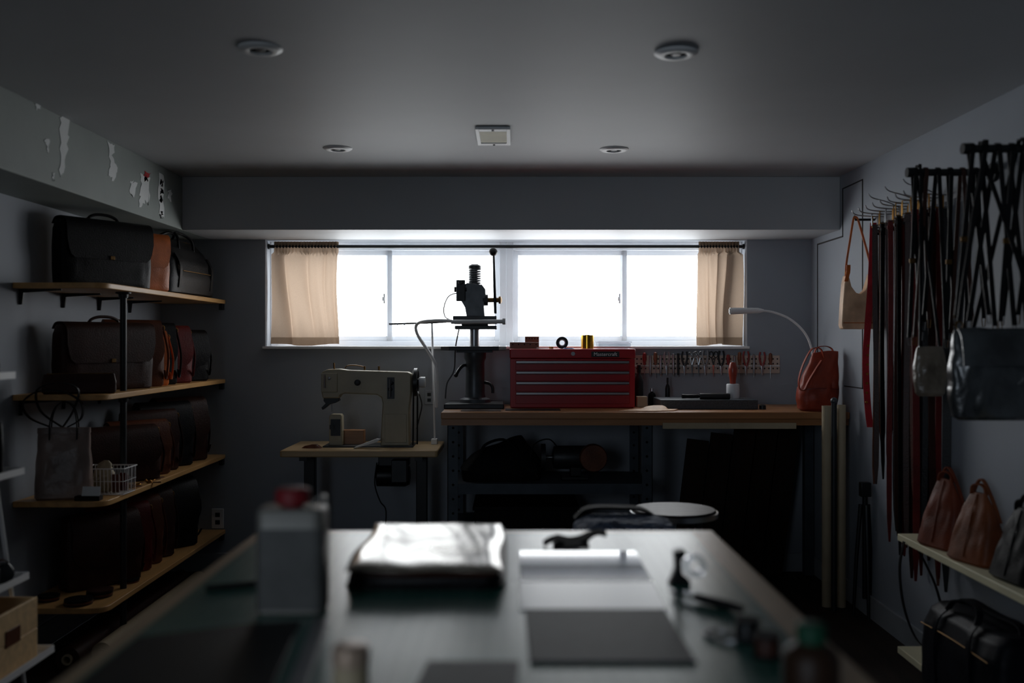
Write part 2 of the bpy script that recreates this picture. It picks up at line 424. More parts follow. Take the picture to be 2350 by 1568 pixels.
for i in range(12):
    y=4.168+i*.0205; sl.box(-.137,-.023,y,y+.013,ZC-.009,ZC-.006)
sl.build('louvre',m_cream,r)
MB().box(-.137,-.023,4.165,4.415,ZC-.003,ZC-.0005).build('backing',m_dkgrey,r)
for y in (4.14,4.44): MB().cyl((-.08,y,ZC-.012),(-.08,y,ZC-.016),.005).build('screw',m_black,r)
def outlet(x,z,label,s=1,m=m_whiteplast):
    r=root('wall_outlet',label,'outlet',(x,YB-.004,z))
    MB().box(x-.036*s,x+.036*s,YB-.007,YB,z-.058*s,z+.058*s).build('cover_plate',m,r,bev=.003)
    for dz in (-.022*s,.022*s):
        MB().box(x-.014*s,x+.014*s,YB-.0085,YB-.006,z+dz-.013*s,z+dz+.013*s).build('socket',m_dkgrey,r,bev=.002)
outlet(X(500,5.89),Z(1190,5.89),'white outlet low on the back wall beside the left shelves')
outlet(X(985,5.89),Z(912,5.89),'white outlet on the back wall behind the sewing machine',.75,m_wall)
# ------------------------------------------------------------ bag factory
SEED=[100]
def bag(name,label,loc,rz,w,d,h,m,style,group=None,cat='bag',hw=None,st=None,lean=0):
    hw=hw or m_dbrass; st=st or m
    SEED[0]+=1; sd=SEED[0]
    r=root(name,label,cat,loc,rz,group,True); r.rotation_euler=(lean,0,rz)
    B=MB()
    if style=='briefcase':
        B.soft([(0,w*.95,d*.85,0,0,6),(.008,w*.985,d*.97,0,0,6),(h*.4,w,d*1.03,0,0,6),(h*.85,w*.99,d*.95,0,0,6),(h*.97,w*.96,d*.82,0,0,5),(h,w*.93,d*.65,0,0,5)],64,sd,.002).build('body',m,r)
        fl=MB().ribbon(sm([(0,d*.42,h*.93),(0,d*.2,h+.006),(0,-d*.3,h+.006),(0,-d*.55,h*.93),(0,-d*.60,h*.7),(0,-d*.59,h*.42)],4),[w*.96]*14+[w*.96]*3+[w*.94,w*.92,w*.88,w*.8],.004,(1,0,0)).build('flap',m,r)
        MB().box(-.012,.012,-d*.6-.006,-d*.6+.004,h*.42,h*.48).build('clasp',hw,fl,bev=.002)
        MB().tube(sm([(-.075,0,h-.002),(-.07,0,h+.02),(-.03,0,h+.034),(.03,0,h+.034),(.07,0,h+.02),(.075,0,h-.002)],4),.007,8).build('handle',st,r)
        for sx in (-1,1): MB().tube(ringpts((sx*.075,0,h+.008),.010),.0022,6,True).build('handle_ring',hw,r)
    elif style=='doctor':
        B.soft([(0,w*.93,d*.85,0,0,6),(.012,w*.98,d*.98,0,0,6),(h*.3,w,d*1.05,0,0,5),(h*.6,w*.98,d*.92,0,0,5),(h*.82,w*.9,d*.62,0,0,4),(h*.95,w*.78,d*.32,0,0,4),(h,w*.7,d*.18,0,0,4)],64,sd,.003).build('body',m,r)
        MB().ribbon([(-w*.36,-d*.02,h+.001),(w*.36,-d*.02,h+.001)],.014,.004,(0,1,0)).build('top_zip',hw,r)
        MB().tube([(-w*.3,-d*.535,h*.42),(0,-d*.545,h*.42),(w*.3,-d*.535,h*.42)],.0025,6).build('pocket_zip',hw,r)
        for sx in (-1,1): MB().ribbon(sm([(sx*w*.34,-d*.5,h*.12),(sx*w*.34,-d*.53,h*.5),(sx*w*.34,-d*.4,h*.72)],4),.03,.005,(1,0,0)).build('side_band',m,r)
        for sy in (-1,1):
            MB().tube(sm([(-.1,sy*d*.28,h*.8),(-.095,sy*d*.24,h*1.02),(-.05,sy*d*.1,h+.04),(.05,sy*d*.1,h+.04),(.095,sy*d*.24,h*1.02),(.1,sy*d*.28,h*.8)],5),.0075,8).build('handle',st,r)
    elif style=='boxbag':
        B.soft([(0,w*.94,d*.88,0,0,7),(.015,w*.99,d,0,0,7),(h*.4,w,d*1.02,0,0,6),(h*.75,w*.98,d*.96,0,0,6),(h*.93,w*.94,d*.82,0,0,5),(h,w*.86,d*.6,0,0,5)],64,sd,.003).build('body',m,r)
        MB().tube(sm([(-w*.42,-d*.50,h*.74),(0,-d*.515,h*.77),(w*.42,-d*.50,h*.74)],4),.0022,6).build('front_zip',hw,r)
        for sx in (-1,1): MB().ribbon(sm([(sx*w*.22,-d*.52,h*.08),(sx*w*.22,-d*.535,h*.6),(sx*w*.2,-d*.49,h*.9),(sx*w*.18,-d*.36,h*1.03)],4),.024,.005,(1,0,0)).build('front_strap',st,r)
        MB().ribbon(sm([(-w*.18,-d*.36,h*1.02),(-w*.16,-d*.3,h+.035),(-w*.06,-d*.22,h+.05),(w*.06,-d*.22,h+.05),(w*.16,-d*.3,h+.035),(w*.18,-d*.36,h*1.02)],5),.024,.006,(0,1,0)).build('handle',st,r)
        MB().ribbon(sm([(-w*.4,0,h*.96),(-w*.3,.02,h+.02),(0,.03,h+.012),(w*.3,.02,h+.02),(w*.4,0,h*.96)],5),.03,.006,(0,1,0)).build('top_strap',st,r)
    elif style=='tote':
        B.soft([(0,w*.95,d*.8,0,0,5),(.01,w,d,0,0,5),(h*.3,w*.98,d*.95,0,0,4.5),(h*.7,w*.92,d*.6,0,0,4),(h,w*.9,d*.28,0,0,4)],60,sd,.004).build('body',m,r)
        MB().loft([(h*.93,w*.935,d*.42,0,0,4),(h*1.002,w*.93,d*.36,0,0,4)]).build('top_band',m,r)
        for sy in (-1,1):
            MB().ribbon(sm([(-w*.24,sy*d*.24,h*.84),(-w*.23,sy*d*.2,h+.03),(-w*.15,sy*d*.1+.01,h+.09),(0,sy*d*.1+.01,h+.11),(w*.15,sy*d*.1+.01,h+.09),(w*.23,sy*d*.2,h+.03),(w*.24,sy*d*.24,h*.84)],5),.013,.004,(0,1,0)).build('handle',st,r)
    elif style=='messenger':
        B.soft([(0,w*.93,d*.8,0,0,6),(.01,w*.98,d,0,0,6),(h*.5,w,d*1.05,0,0,5),(h*.95,w*.94,d*.7,0,0,5),(h,w*.88,d*.45,0,0,4)],60,sd,.004).build('body',m,r)
        MB().ribbon(sm([(0,d*.35,h*.95),(0,0,h+.006),(0,-d*.45,h*.93),(0,-d*.64,h*.6),(0,-d*.62,h*.3)],5),[w*.9]*14+[w*.94]*3+[w*.9,w*.84,w*.74,w*.6],.004,(1,0,0)).build('flap',m,r)
        MB().tube(ringpts((w*.5+.002,0,h*.9),.009,'y',12,.013),.0026,6,True).build('strap_ring',m_brass,r)
        MB().ribbon(sm([(w*.5,0,h*.92),(w*.58,-.01,h*.5),(w*.53,-.02,h*.12),(w*.47,-d*.66,h*.25)],5),.016,.003,(0,1,0)).build('strap',st,r)
    elif style=='clutch':
        B.soft([(0,w*.95,d*.6,0,0,6),(.008,w,d,0,0,6),(h*.6,w,d*.9,0,0,6),(h,w*.95,d*.3,0,0,5)],50,sd,.002).build('body',m,r)
        MB().box(-w*.44,w*.44,-d*.06,d*.06,h-.002,h+.002).build('zip',hw,r)
    elif style=='pyramid':
        B.soft([(0,w*.92,d*.85,0,0,5),(.012,w,d,0,0,5),(h*.4,w*.9,d*.66,0,0,4),(h*.75,w*.66,d*.32,0,0,3),(h,w*.34,d*.08,0,0,3)],60,sd,.004).build('body',m,r)
        MB().ribbon(sm([(-w*.15,-.004,h-.01),(-w*.11,-.006,h+.018),(0,0,h+.028),(w*.11,.006,h+.018),(w*.15,.004,h-.01)],5),.014,.005,(0,1,0)).build('strap',st,r)
        MB().ribbon(sm([(-w*.46,d*.28,h*.25),(-w*.38,d*.17,h*.6),(-w*.2,d*.1,h*.98),(0,d*.08,h+.045),(w*.2,d*.1,h*.98),(w*.38,d*.17,h*.6)],5),.014,.004,(0,1,0)).build('shoulder_strap',st,r)
        MB().ribbon([(0,-d*.51,h*.1),(0,-d*.37,h*.4),(0,-d*.21,h*.75),(0,-d*.07,h*.98)],.008,.003,(1,0,0)).build('front_seam',st,r)
    return r
# ------------------------------------------------------------ left shelving unit
r=root('shelving_unit','wall shelving unit of four pine boards on a dark pipe post','shelf',(-1.887,5.0,0))
def rpoly(x0,x1,y0,y1,rad):
    P=[(x0,y0)]
    for i in range(7):
        a=-PI/2+i*PI/12; P.append((x1-rad+rad*math.cos(a),y0+rad+rad*math.sin(a)))
    P+=[(x1,y1),(x0,y1)]; return P
SH=[1.606,1.138,.693,.249]
for z in SH:
    MB().prism(rpoly(XL+.002,-1.694,4.14,5.885,.07),'z',z-.024,z).build('shelf',m_shelf,r,bev=.003)
MB().cyl((-1.749,4.48,0),(-1.749,4.48,1.582),.0145).build('post',m_dkgrey,r)
for z in SH:
    for (x,y) in ((-1.749,4.48),):
        MB().lathe([(.015,z-.05),(.02,z-.05),(.022,z-.034),(.034,z-.03),(.034,z-.0242),(.015,z-.0242)],(x,y,0),'z',20,True).build('flange',m_dkgrey,r)
    if z>1:
        for y in (4.2,4.6,5.0,5.4): MB().prism([(-2.078,z-.024),(-1.90,z-.024),(-1.90,z-.030),(-2.06,z-.04),(-2.066,z-.09),(-2.078,z-.09)],'y',y-.004,y+.004).build('bracket',m_black,r)
    MB().box(-1.72,-1.698,5.84,5.88,z-.06,z-.024).build('end_bracket',m_black,r,bev=.002)
A58=math.radians(58)
g1='leather bags on the top left shelf'; g2='leather bags on the second left shelf'; g3='leather bags on the third left shelf'; g4='leather bags on the bottom left shelf'
bag('leather_briefcase','large black flap briefcase at the near end of the top left shelf',(-1.88,4.577,SH[0]),A58,.47,.11,.30,l_black,'briefcase',g1,'briefcase')
bag('leather_briefcase','bright tan briefcase between the two black bags on the top left shelf',(-1.82,4.755,SH[0]),A58,.42,.06,.27,l_tan,'briefcase',g1,'briefcase',m_steel)
bag('travel_bag','rounded black zipped travel bag at the far end of the top left shelf',(-1.835,5.41,SH[0]),math.radians(86),.64,.24,.30,l_black,'doctor',g1,'travel bag')
bag('leather_satchel','wide dark brown flap satchel at the near end of the second left shelf',(-1.875,4.577,SH[1]),A58,.48,.11,.30,l_dkbrown,'briefcase',g2,'satchel')
bag('leather_clutch','low dark brown zipped case lying in front of the wide satchel',(-1.84,4.235,SH[1]),math.radians(20),.29,.055,.085,l_dkbrown,'clutch',g2,'pouch')
for (y,w,d,h,mm,lab,st) in ((4.83,.32,.06,.32,l_brown,'brown messenger bag with brass ring beside the wide satchel','messenger'),(4.95,.29,.05,.27,l_tan,'tan messenger bag, second slim bag behind the wide satchel','messenger'),
        (5.07,.29,.055,.31,l_black,'black messenger bag between the tan and the oxblood bags','messenger'),(5.26,.31,.09,.30,l_ox,'oxblood bag on the second left shelf','messenger'),(5.52,.33,.10,.28,l_black,'black bag at the far end of the second left shelf','messenger')):
    bag('messenger_bag',lab,(-1.845,y,SH[1]),math.radians(48),w,d,h,mm,st,g2,'bag')
bag('tote_bag','glossy waxed brown tote with looped handles at the near end of the third left shelf',(-1.90,4.225,SH[2]),math.radians(14),.225,.10,.30,l_wax,'tote',g3,'tote bag',None,l_black)
r=root('strap_coil','black leather straps looped in big circles above the waxed brown tote','strap',(-1.93,4.215,1.0))
MB().ribbon(sm([(-1.95,4.2,1.0),(-2.02,4.17,1.04),(-2.04,4.15,1.10),(-1.97,4.12,1.15),(-1.87,4.12,1.155),(-1.79,4.13,1.11),(-1.80,4.16,1.04),(-1.87,4.19,1.0)],6),.016,.004,(0,1,0)).build('wide_loop',l_black,r)
MB().ribbon(sm([(-1.90,4.2,1.0),(-1.97,4.16,1.07),(-1.96,4.11,1.16),(-1.86,4.1,1.19),(-1.79,4.11,1.16),(-1.83,4.15,1.07),(-1.89,4.19,1.0)],6),.014,.004,(0,1,0)).build('tall_loop',l_black,r)
for i,(y,w,d,h,mm,lab,st) in enumerate(((4.72,.38,.11,.26,l_dkbrown,'dark brown satchel just behind the wire basket','messenger'),(4.93,.34,.09,.27,l_brown,'brown flap bag second behind the wire basket','messenger'),
        (5.09,.32,.07,.31,l_dkbrown,'tall dark brown bag third behind the wire basket','messenger'),(5.29,.33,.10,.34,l_black,'tall black bag on the third left shelf','messenger'),(5.54,.33,.12,.35,l_dkbrown,'dark brown bag at the far end of the third left shelf','messenger'))):
    bag('messenger_bag',lab,(-1.86,y,SH[2]),math.radians(48),w,d,h,mm,st,g3,'bag')
for i,(y,w,d,h,mm,lab,st) in enumerate(((4.55,.36,.12,.33,l_dkbrown,'dark brown satchel nearest on the bottom left shelf','messenger'),(4.74,.34,.07,.33,l_ox,'oxblood satchel second on the bottom left shelf','messenger'),
        (4.90,.33,.07,.34,l_brown,'brown satchel third on the bottom left shelf','messenger'),(5.07,.33,.08,.35,l_dkbrown,'dark brown satchel fourth on the bottom left shelf','messenger'),(5.36,.36,.16,.37,l_black,'wide black satchel near the far end of the bottom left shelf','messenger'))):
    bag('messenger_bag',lab,(-1.88,y,SH[3]),math.radians(50),w,d,h,mm,st,g4,'bag')
bx0,bx1,by0,by1,bz=-1.865,-1.685,4.315,4.45,SH[2]
r=root('wire_basket','white wire basket holding a crumpled paper on the third left shelf','basket',((bx0+bx1)/2,(by0+by1)/2,bz))
def loop(z,e): return [(bx0-e,by0-e,z),(bx1+e,by0-e,z),(bx1+e,by1+e,z),(bx0-e,by1+e,z)]
m=MB(); m.tube(loop(bz+.115,.006),.003,6,True).build('rim',m_white,r)
m=MB(); m.tube(loop(bz+.003,0),.0022,6,True); m.tube(loop(bz+.06,.003),.0015,6,True)
for i in range(12):
    x=bx0+(bx1-bx0)*i/11
    m.tube([(x,by0-.006,bz+.115),(x,by0,bz+.003),(x,by1,bz+.003),(x,by1+.006,bz+.115)],.0016,5)
for i in range(1,7):
    y=by0+(by1-by0)*i/7
    m.tube([(bx0-.006,y,bz+.115),(bx0,y,bz+.003),(bx1,y,bz+.003),(bx1+.006,y,bz+.115)],.0016,5)
m.build('wires',m_white,r)
tag(MB().soft([(bz+.008,.07,.05,-1.80,4.38,3),(bz+.05,.09,.06,-1.79,4.38,3),(bz+.10,.07,.04,-1.795,4.38,2.5),(bz+.135,.05,.02,-1.79,4.38,2.2),(bz+.15,.02,.008,-1.785,4.38,2)],30,5,.008,4,2.5).build('crumpled_paper',m_tube),'crumpled pale paper standing in the wire basket','paper')
for i,(x,y,mm) in enumerate(((-1.735,4.36,l_brown),(-1.72,4.41,l_ox))):
    tag(MB().loft([(bz+.007,.03,.012,x,y,4),(bz+.07,.04,.02,x,y,4),(bz+.085,.03,.01,x,y,4)],16).build('leather_swatch',mm),('brown' if i==0 else 'oxblood')+' leather swatch inside the wire basket','leather')
r=root('card_holder','small dark block holding a white card in front of the wire basket','card holder',(-1.79,4.2,SH[2]))
MB().box(-1.83,-1.725,4.16,4.20,SH[2],SH[2]+.02).build('block',m_dkwood,r,bev=.002)
MB().obox((-1.765,4.175,SH[2]+.036),(.075,.0015,.045),Matrix.Rotation(-.3,3,'X')).build('card',m_white,r)
random.seed(9)
for i in range(7):
    x=-1.745+.03*random.random()+(i%2)*.012; y=4.54+i*.05
    rr_=root('key_ring',ORD[i]+' brass key ring from the basket along the third left shelf edge','key ring',(x,y,SH[2]),random.random()*3,'brass key rings on the third left shelf',True)
    MB().tube(ringpts((0,0,.002),.014,'z',14),.0022,6,True).build('ring',m_brass,rr_)
    MB().box(.012,.05,-.008,.008,.0005,.0045).build('fob',l_brown,rr_,bev=.001)
    MB().sphere((.0,.014,.007),.0065).build('bead',m_brass,rr_)
k=0
for (x,y,n,rad,nm) in ((-1.835,4.21,3,.058,'in the nearest stack'),(-1.80,4.34,4,.055,'in the second nearest stack'),(-1.78,4.60,2,.055,'in the stack beside the pipe post'),(-1.99,4.27,3,.045,'in the small stack by the wall')):
    for j in range(n):
        o=MB().lathe([(0,0),(rad,0),(rad,.007),(0,.007)],(x+.002*j,y-.001*j,SH[3]+.0005+j*.0085),'z',28).build('coaster',[l_dkbrown,l_brown,l_black][(k)%3])
        tag(o,ORD[j]+' round coaster from the bottom '+nm,'coaster','leather coasters on the bottom left shelf'); k+=1
for i,(x,y0,y1,rad,zz) in enumerate(((-1.64,4.05,5.3,.04,.04),(-1.73,4.2,5.5,.045,.045),(-1.83,4.1,5.5,.05,.05))):
    r=root('leather_roll',['thin','middle','thick'][i]+' brown leather roll on the floor under the left shelves','leather roll',(x,(y0+y1)/2,0))
    MB().lathe([(rad*.45,y0),(rad,y0),(rad,y1),(rad*.45,y1)],(x,0,zz),'y',24,True).build('outer_wrap',[l_brown,m_tube,l_dkbrown][i],r)
    MB().lathe([(rad*.3,y0-.01),(rad*.44,y0-.01),(rad*.44,y1+.01),(rad*.3,y1+.01)],(x,0,zz),'y',20,True).build('core',m_tube,r)
# near left white metal rack
r=root('metal_rack','white folded metal rack at the left edge with three trays','rack',(-1.75,2.85,0))
for (z,x1) in ((.932,-1.59),(.59,-1.575),(.352,-1.493)):
    MB().box(-2.05,x1,2.45,3.25,z-.004,z).box(x1-.003,x1,2.45,3.25,z,z+.018).box(-2.05,x1,3.247,3.25,z,z+.018).build('tray',m_white,r)
for y in (3.225,2.465):
    MB().tube([(-1.545,y,0),(-1.675,y,.925)],.007,8).build('leg',m_white,r)
    MB().tube([(-2.04,y,0),(-2.04,y,.928)],.007,8).build('leg',m_white,r)
r=root('wall_tray','small white wall tray at the left edge above the white rack','tray',(-1.85,2.85,1.2))
MB().box(XL+.001,-1.62,2.45,3.25,1.239,1.243).box(-1.623,-1.62,2.45,3.25,1.243,1.262).build('tray',m_white,r)
for y in (3.2,2.5): MB().prism([(XL+.001,1.239),(-1.7,1.239),(XL+.001,1.14)],'y',y,y+.004).build('bracket',m_white,r)
r=root('wooden_crate','pale wooden crate with a leather patch on the lowest white tray','crate',(-1.66,2.97,.353))
cx0,cx1,cy0,cy1,cz=-1.80,-1.52,2.72,3.19,.3525
MB().box(cx0,cx1,cy0,cy1,cz,cz+.01).build('bottom',m_crate,r)
MB().box(cx1-.012,cx1,cy0,cy1,cz+.01,cz+.092).build('slat',m_crate,r,bev=.002); MB().box(cx1-.012,cx1,cy0,cy1,cz+.094,cz+.19).build('slat',m_crate,r,bev=.002)
MB().box(cx0,cx0+.012,cy0,cy1,cz+.01,cz+.19).build('slat',m_crate,r,bev=.002)
MB().box(cx0+.012,cx1-.012,cy1-.012,cy1,cz+.01,cz+.19).build('end_panel',m_crate,r,bev=.002); MB().box(cx0+.012,cx1-.012,cy0,cy0+.012,cz+.01,cz+.19).build('end_panel',m_crate,r,bev=.002)
MB().box(cx1,cx1+.003,2.985,3.075,cz+.085,cz+.135).build('leather_patch',l_brown,r,bev=.002)
bag('leather_pouch','black pouch on the small white wall tray at the left edge',(-1.70,3.16,1.244),.5,.13,.05,.07,l_black,'clutch',None,'pouch')
bag('leather_bag','black bag on the top tray of the white rack at the left edge',(-1.69,3.12,.933),math.radians(30),.17,.08,.17,l_black,'clutch',None,'bag')
for i,(x,y,s_) in enumerate(((-1.70,3.02,1.2),(-1.65,3.10,1.1),(-1.63,3.18,.8))):
    r=root('leather_case',['largest','middle','smallest'][i]+' small glossy dark rounded case on the middle tray of the white rack','case',(x,y,.591),0.4*i,'glossy cases on the white tray',True)
    MB().loft([(0,.07*s_,.05*s_,0,0,4),(.02,.09*s_,.06*s_,0,0,4),(.05*s_,.09*s_,.055*s_,0,0,3),(.075*s_,.05*s_,.03*s_,0,0,3)],24).build('body',l_blkgloss,r)
    MB().ribbon(sm([(-.03*s_,0,.07*s_),(0,0,.09*s_),(.03*s_,0,.07*s_)],4),.008,.003,(0,1,0)).build('loop',l_brown,r)
# ------------------------------------------------------------ sewing table + machine
zt=.78
r=root('sewing_table','pale wooden sewing table on a black metal stand under the window','table',(-.814,5.54,0))
MB().prism([(-1.225,5.28),(-.405,5.28),(-.394,5.29),(-.394,5.8),(-1.234,5.8),(-1.234,5.29)],'z',zt-.035,zt).build('table_top',m_shelfx,r,bev=.006)
for x in (-1.12,-.50):
    MB().box(x-.03,x+.03,5.5,5.56,.05,zt-.035).build('leg',m_black,r,bev=.004)
    MB().box(x-.035,x+.035,5.31,5.77,.012,.05).build('foot',m_black,r,bev=.004)
    MB().box(x-.02,x+.02,5.33,5.75,zt-.06,zt-.035).build('top_rail',m_black,r)
MB().box(-1.09,-.53,5.515,5.545,.18,.23).build('cross_bar',m_black,r)
MB().box(-.92,-.72,5.4,5.6,.09,.11).build('treadle',m_black,r,bev=.004)
mo=MB().lathe([(.03,-.1),(.06,-.095),(.062,.06),(.05,.085),(.02,.09)],(X(905,5.5),5.5,.62),'x',24).build('motor',m_black,r)
MB().box(X(870,5.5),X(940,5.5),5.46,5.54,.68,.744).build('motor_mount',m_black,mo)
MB().tube(sm([W(865,1062,5.42),W(860,1110,5.42),W(872,1150,5.42),W(886,1175,5.42),W(880,1250,5.42)],5),.004,6).build('cable',m_black,mo)
MB().box(X(900,5.4),X(935,5.4),5.36,5.44,.60,.72).build('switch_box',m_dkgrey,r,bev=.003)
r=root('sewing_machine','old beige post bed industrial sewing machine with handwheel','sewing machine',(X(907,5.54),5.54,zt))
D=5.5
def PP(l,D=D): return [(X(a,D),Z(b,D)) for a,b in l]
MB().prism(PP([(740,854),(752,848),(780,847),(800,850),(936,854),(944,858),(944,900),(940,940),(941,1023),(874,1023),(877,960),(879,925),(876,912),(866,906),(792,903),(782,907),(778,914),(742,914),(739,900)]),'y',5.48,5.57).build('body',m_mach,r,bev=.006)
MB().box(X(739,D),X(776,D),5.472,5.48,Z(900,D),Z(856,D)).build('face_plate',m_mach,r,bev=.003)
MB().box(X(884,D),X(934,D),5.476,5.481,Z(1015,D),Z(950,D)).build('column_cover',m_mach,r,bev=.002)
MB().prism(PP([(744,912),(776,912),(779,920),(770,925),(757,928),(741,941),(738,936),(748,926),(743,920)]),'y',5.49,5.55).build('presser_mechanism',m_black,r,bev=.002)
MB().cyl((X(760,D),5.52,Z(912,D)),(X(760,D),5.52,Z(946,D)),.0035).build('needle_bar',m_steel,r)
MB().prism(PP([(756,1022),(756,955),(760,951),(782,951),(785,956),(786,1022)]),'y',5.49,5.56).build('post_bed',m_mach,r,bev=.003)
MB().box(X(760,D),X(782,D),5.484,5.49,Z(1000,D),Z(962,D)).box(X(758,D),X(768,D),5.478,5.49,Z(985,D),Z(975,D)).build('hook_cover',m_dkgrey,r)
MB().box(X(745,D),X(950,D),5.44,5.64,zt,zt+.008).build('bed_plate',m_dkgrey,r,bev=.002)
hx=X(948,D); hz=Z(878,D)
MB().lathe([(.01,0),(.068,.002),(.078,.008),(.078,.026),(.066,.03),(.055,.014),(.02,.014),(.02,.035),(.01,.036)],(hx-.004,5.53,hz),'x',36).build('handwheel',m_black,r)
MB().lathe([(.01,0),(.026,0),(.03,.01),(.03,.035),(.01,.037)],(hx+.03,5.53,hz+.0),'x',24).build('clutch_cap',m_whiteplast,r)
MB().tube([(hx+.004,5.49,hz),(hx+.0,5.49,zt+.005)],.005,6).build('drive_belt',m_black,r)
MB().tube([(hx+.018,5.57,hz),(hx+.016,5.57,zt+.005)],.005,6).build('drive_belt',m_black,r)
for (a,b,rr_) in ((822,878,.017),(900,878,.013),(897,893,.012)):
    MB().lathe([(rr_,0),(rr_,-.012),(rr_*.7,-.016),(rr_*.7,-.024),(.003,-.026)],(X(a,D),5.48,Z(b,D)),'y',20).build('tension_dial',m_dkgrey,r)
MB().tube([(X(897,D),5.45,Z(870,D)),(X(897,D),5.45,Z(910,D))],.003).build('stitch_lever',m_steel,r)
MB().box(X(890,D),X(906,D),5.472,5.48,Z(915,D),Z(866,D)).build('stitch_plate',m_dkgrey,r)
MB().tube([(X(765,D),5.53,Z(848,D)),(X(764,D),5.53,Z(833,D))],.005,8).tube([(X(835,D),5.53,Z(850,D)),(X(835,D),5.53,Z(841,D))],.005,8).tube([(X(868,D),5.53,Z(850,D)),(X(868,D),5.53,Z(841,D))],.006,8).tube(sm([(X(790,D),5.53,Z(846,D)),(X(795,D),5.53,Z(840,D)),(X(815,D),5.53,Z(839,D)),(X(835,D),5.53,Z(843,D))],4),.003,6).build('thread_guide',m_dbrass,r)
MB().tube([(X(748,D),5.465,Z(860,D)),(X(748,D),5.455,Z(890,D))],.004).lathe([(.007,0),(.009,-.01),(.002,-.012)],(X(758,D),5.472,Z(868,D)),'y',14).build('take_up_lever',m_steel,r)
tag(MB().box(X(787,5.6),X(838,5.6),5.55,5.62,zt,zt+.085).build('wooden_box',m_bench,bev=.003),'small wooden box behind the machine post','box')
random.seed(3)
tag(MB().loft([(zt+.0005,.11,.05,X(717,5.42),5.42,3),(zt+.012,.08,.035,X(717,5.42),5.42,3),(zt+.02,.03,.02,X(722,5.42),5.42,3)],22,.12).build('leather_scrap',l_brown),'crumpled brown leather scraps at the left end of the sewing table','leather scrap')
tag(MB().prism([(X(812,5.4),zt+.001),(X(866,5.4),zt+.035),(X(872,5.4),zt+.05),(X(864,5.4),zt+.052),(X(815,5.4),zt+.008)],'y',5.38,5.43).build('folded_paper',m_whiteplast),'pale folded paper leaning on the sewing machine foot','paper')
r=root('task_lamp','thin white swing arm lamp clamped to the sewing table','lamp',(X(999,5.6),5.62,zt))
lx=X(998,5.62)
MB().box(lx-.02,lx+.014,5.60,5.66,zt,zt+.03).build('clamp',m_white,r,bev=.003)
MB().tube([(lx,5.63,zt+.02),(X(991,5.63),5.63,Z(733,5.63))],.006,8).build('pole',m_white,r)
MB().tube([W(893,744,5.6),W(990,741,5.61),W(1040,738,5.6)],.005,8).build('arm',m_dkgrey,r)
for a in (897,912,928): MB().cyl(W(a,744,5.592),W(a,744,5.60),.006).build('rivet',m_steel,r)
MB().cyl(W(1035,739,5.40),W(1155,738,5.40),.011,n=16).cyl(W(1153,738,5.40),W(1160,738,5.40),.017).build('lamp_tube',m_whiteplast,r)
MB().tube([W(1037,738,5.6),W(1037,738,5.40)],.006).build('pivot',m_dkgrey,r)
MB().tube(sm([W(1035,737,5.50),W(1000,736,5.52),W(960,742,5.58),W(957,765,5.6),W(985,810,5.6),W(1000,840,5.6),W(1003,880,5.61),W(1001,935,5.63)],6),.009,8).build('flexible_conduit',m_white,r)
MB().tube(sm([W(962,905,5.84),W(968,930,5.83),W(962,960,5.82),W(956,985,5.80)],5),.004,6).build('cord',m_dkgrey,r)
# ------------------------------------------------------------ workbench
zb=.99
r=root('workbench','long wooden workbench on blue grey steel legs under the window','workbench',(.7,5.55,0))
MB().prism([(-.371,5.2),(1.765,5.2),(1.765,5.86),(-.371,5.86)],'z',zb-.036,zb).build('bench_top',m_bench,r,bev=.004)
def angleleg(x,y,sx):
    m=MB().box(min(x,x+sx*.055),max(x,x+sx*.055),y,y+.004,0,zb-.036).box(min(x,x+sx*.004),max(x,x+sx*.004),y,y+.055,0,zb-.036)
    o=m.build('leg',m_bsteel,r)
    h=MB()
    for i in range(12): h.cyl((x+sx*.03,y-.0015,.08+i*.075),(x+sx*.03,y+.001,.08+i*.075),.007,n=10)
    h.build('slot_row',m_blackm,o)
for x,sx in ((-.34,1),(.74,-1)):
    angleleg(x,5.24,sx); angleleg(x,5.80,sx)
MB().box(1.70,1.75,5.3,5.35,0,zb-.036).build('leg',m_bsteel,r); MB().box(1.70,1.75,5.78,5.83,0,zb-.036).build('leg',m_bsteel,r)
for z in (.60,.36):
    MB().box(-.335,.735,5.25,5.82,z-.006,z).box(-.335,.735,5.245,5.25,z-.045,z+.01).build('lower_shelf',m_bsteel,r)
MB().box(-.371,1.765,5.22,5.24,zb-.07,zb-.036).build('apron',m_bench,r)
MB().box(X(1520,5.22),X(1826,5.22),5.205,5.219,Z(985,5.2),Z(971,5.2)).build('drawer_rail',m_tube,r,bev=.002)
r=root('tool_bag','dark slumped canvas bag on the steel shelf under the bench','bag',(-.06,5.5,.60),.1,None,True)
MB().soft([(0,.42,.24,0,0,4),(.06,.44,.25,0,0,4),(.13,.36,.2,.02,0,3.5),(.19,.2,.12,.05,0,3),(.23,.07,.05,.08,0,3)],50,8,.012,5,.8).build('body',m_blackm,r)
MB().tube(sm([(-.12,-.1,.13),(-.1,-.12,.2),(0,-.12,.23),(.08,-.1,.17)],5),.008,8).build('handle',m_blackm,r)
r=root('bench_grinder','bench grinder with round wheels on the steel shelf under the bench','grinder',(.36,5.5,.601))
MB().box(.27,.42,5.44,5.56,.601,.62).box(.32,.38,5.46,5.54,.62,.67).build('base',m_black,r,bev=.004)
MB().lathe([(.02,.22),(.06,.23),(.065,.25),(.065,.42),(.06,.44),(.02,.45)],(0,5.5,.72),'x',28).build('motor',m_dkgrey,r)
MB().lathe([(.01,5.36),(.07,5.36),(.075,5.37),(.075,5.41),(.07,5.42),(.01,5.42)],(.44,0,.73),'y',32).build('wheel',l_brown,r)
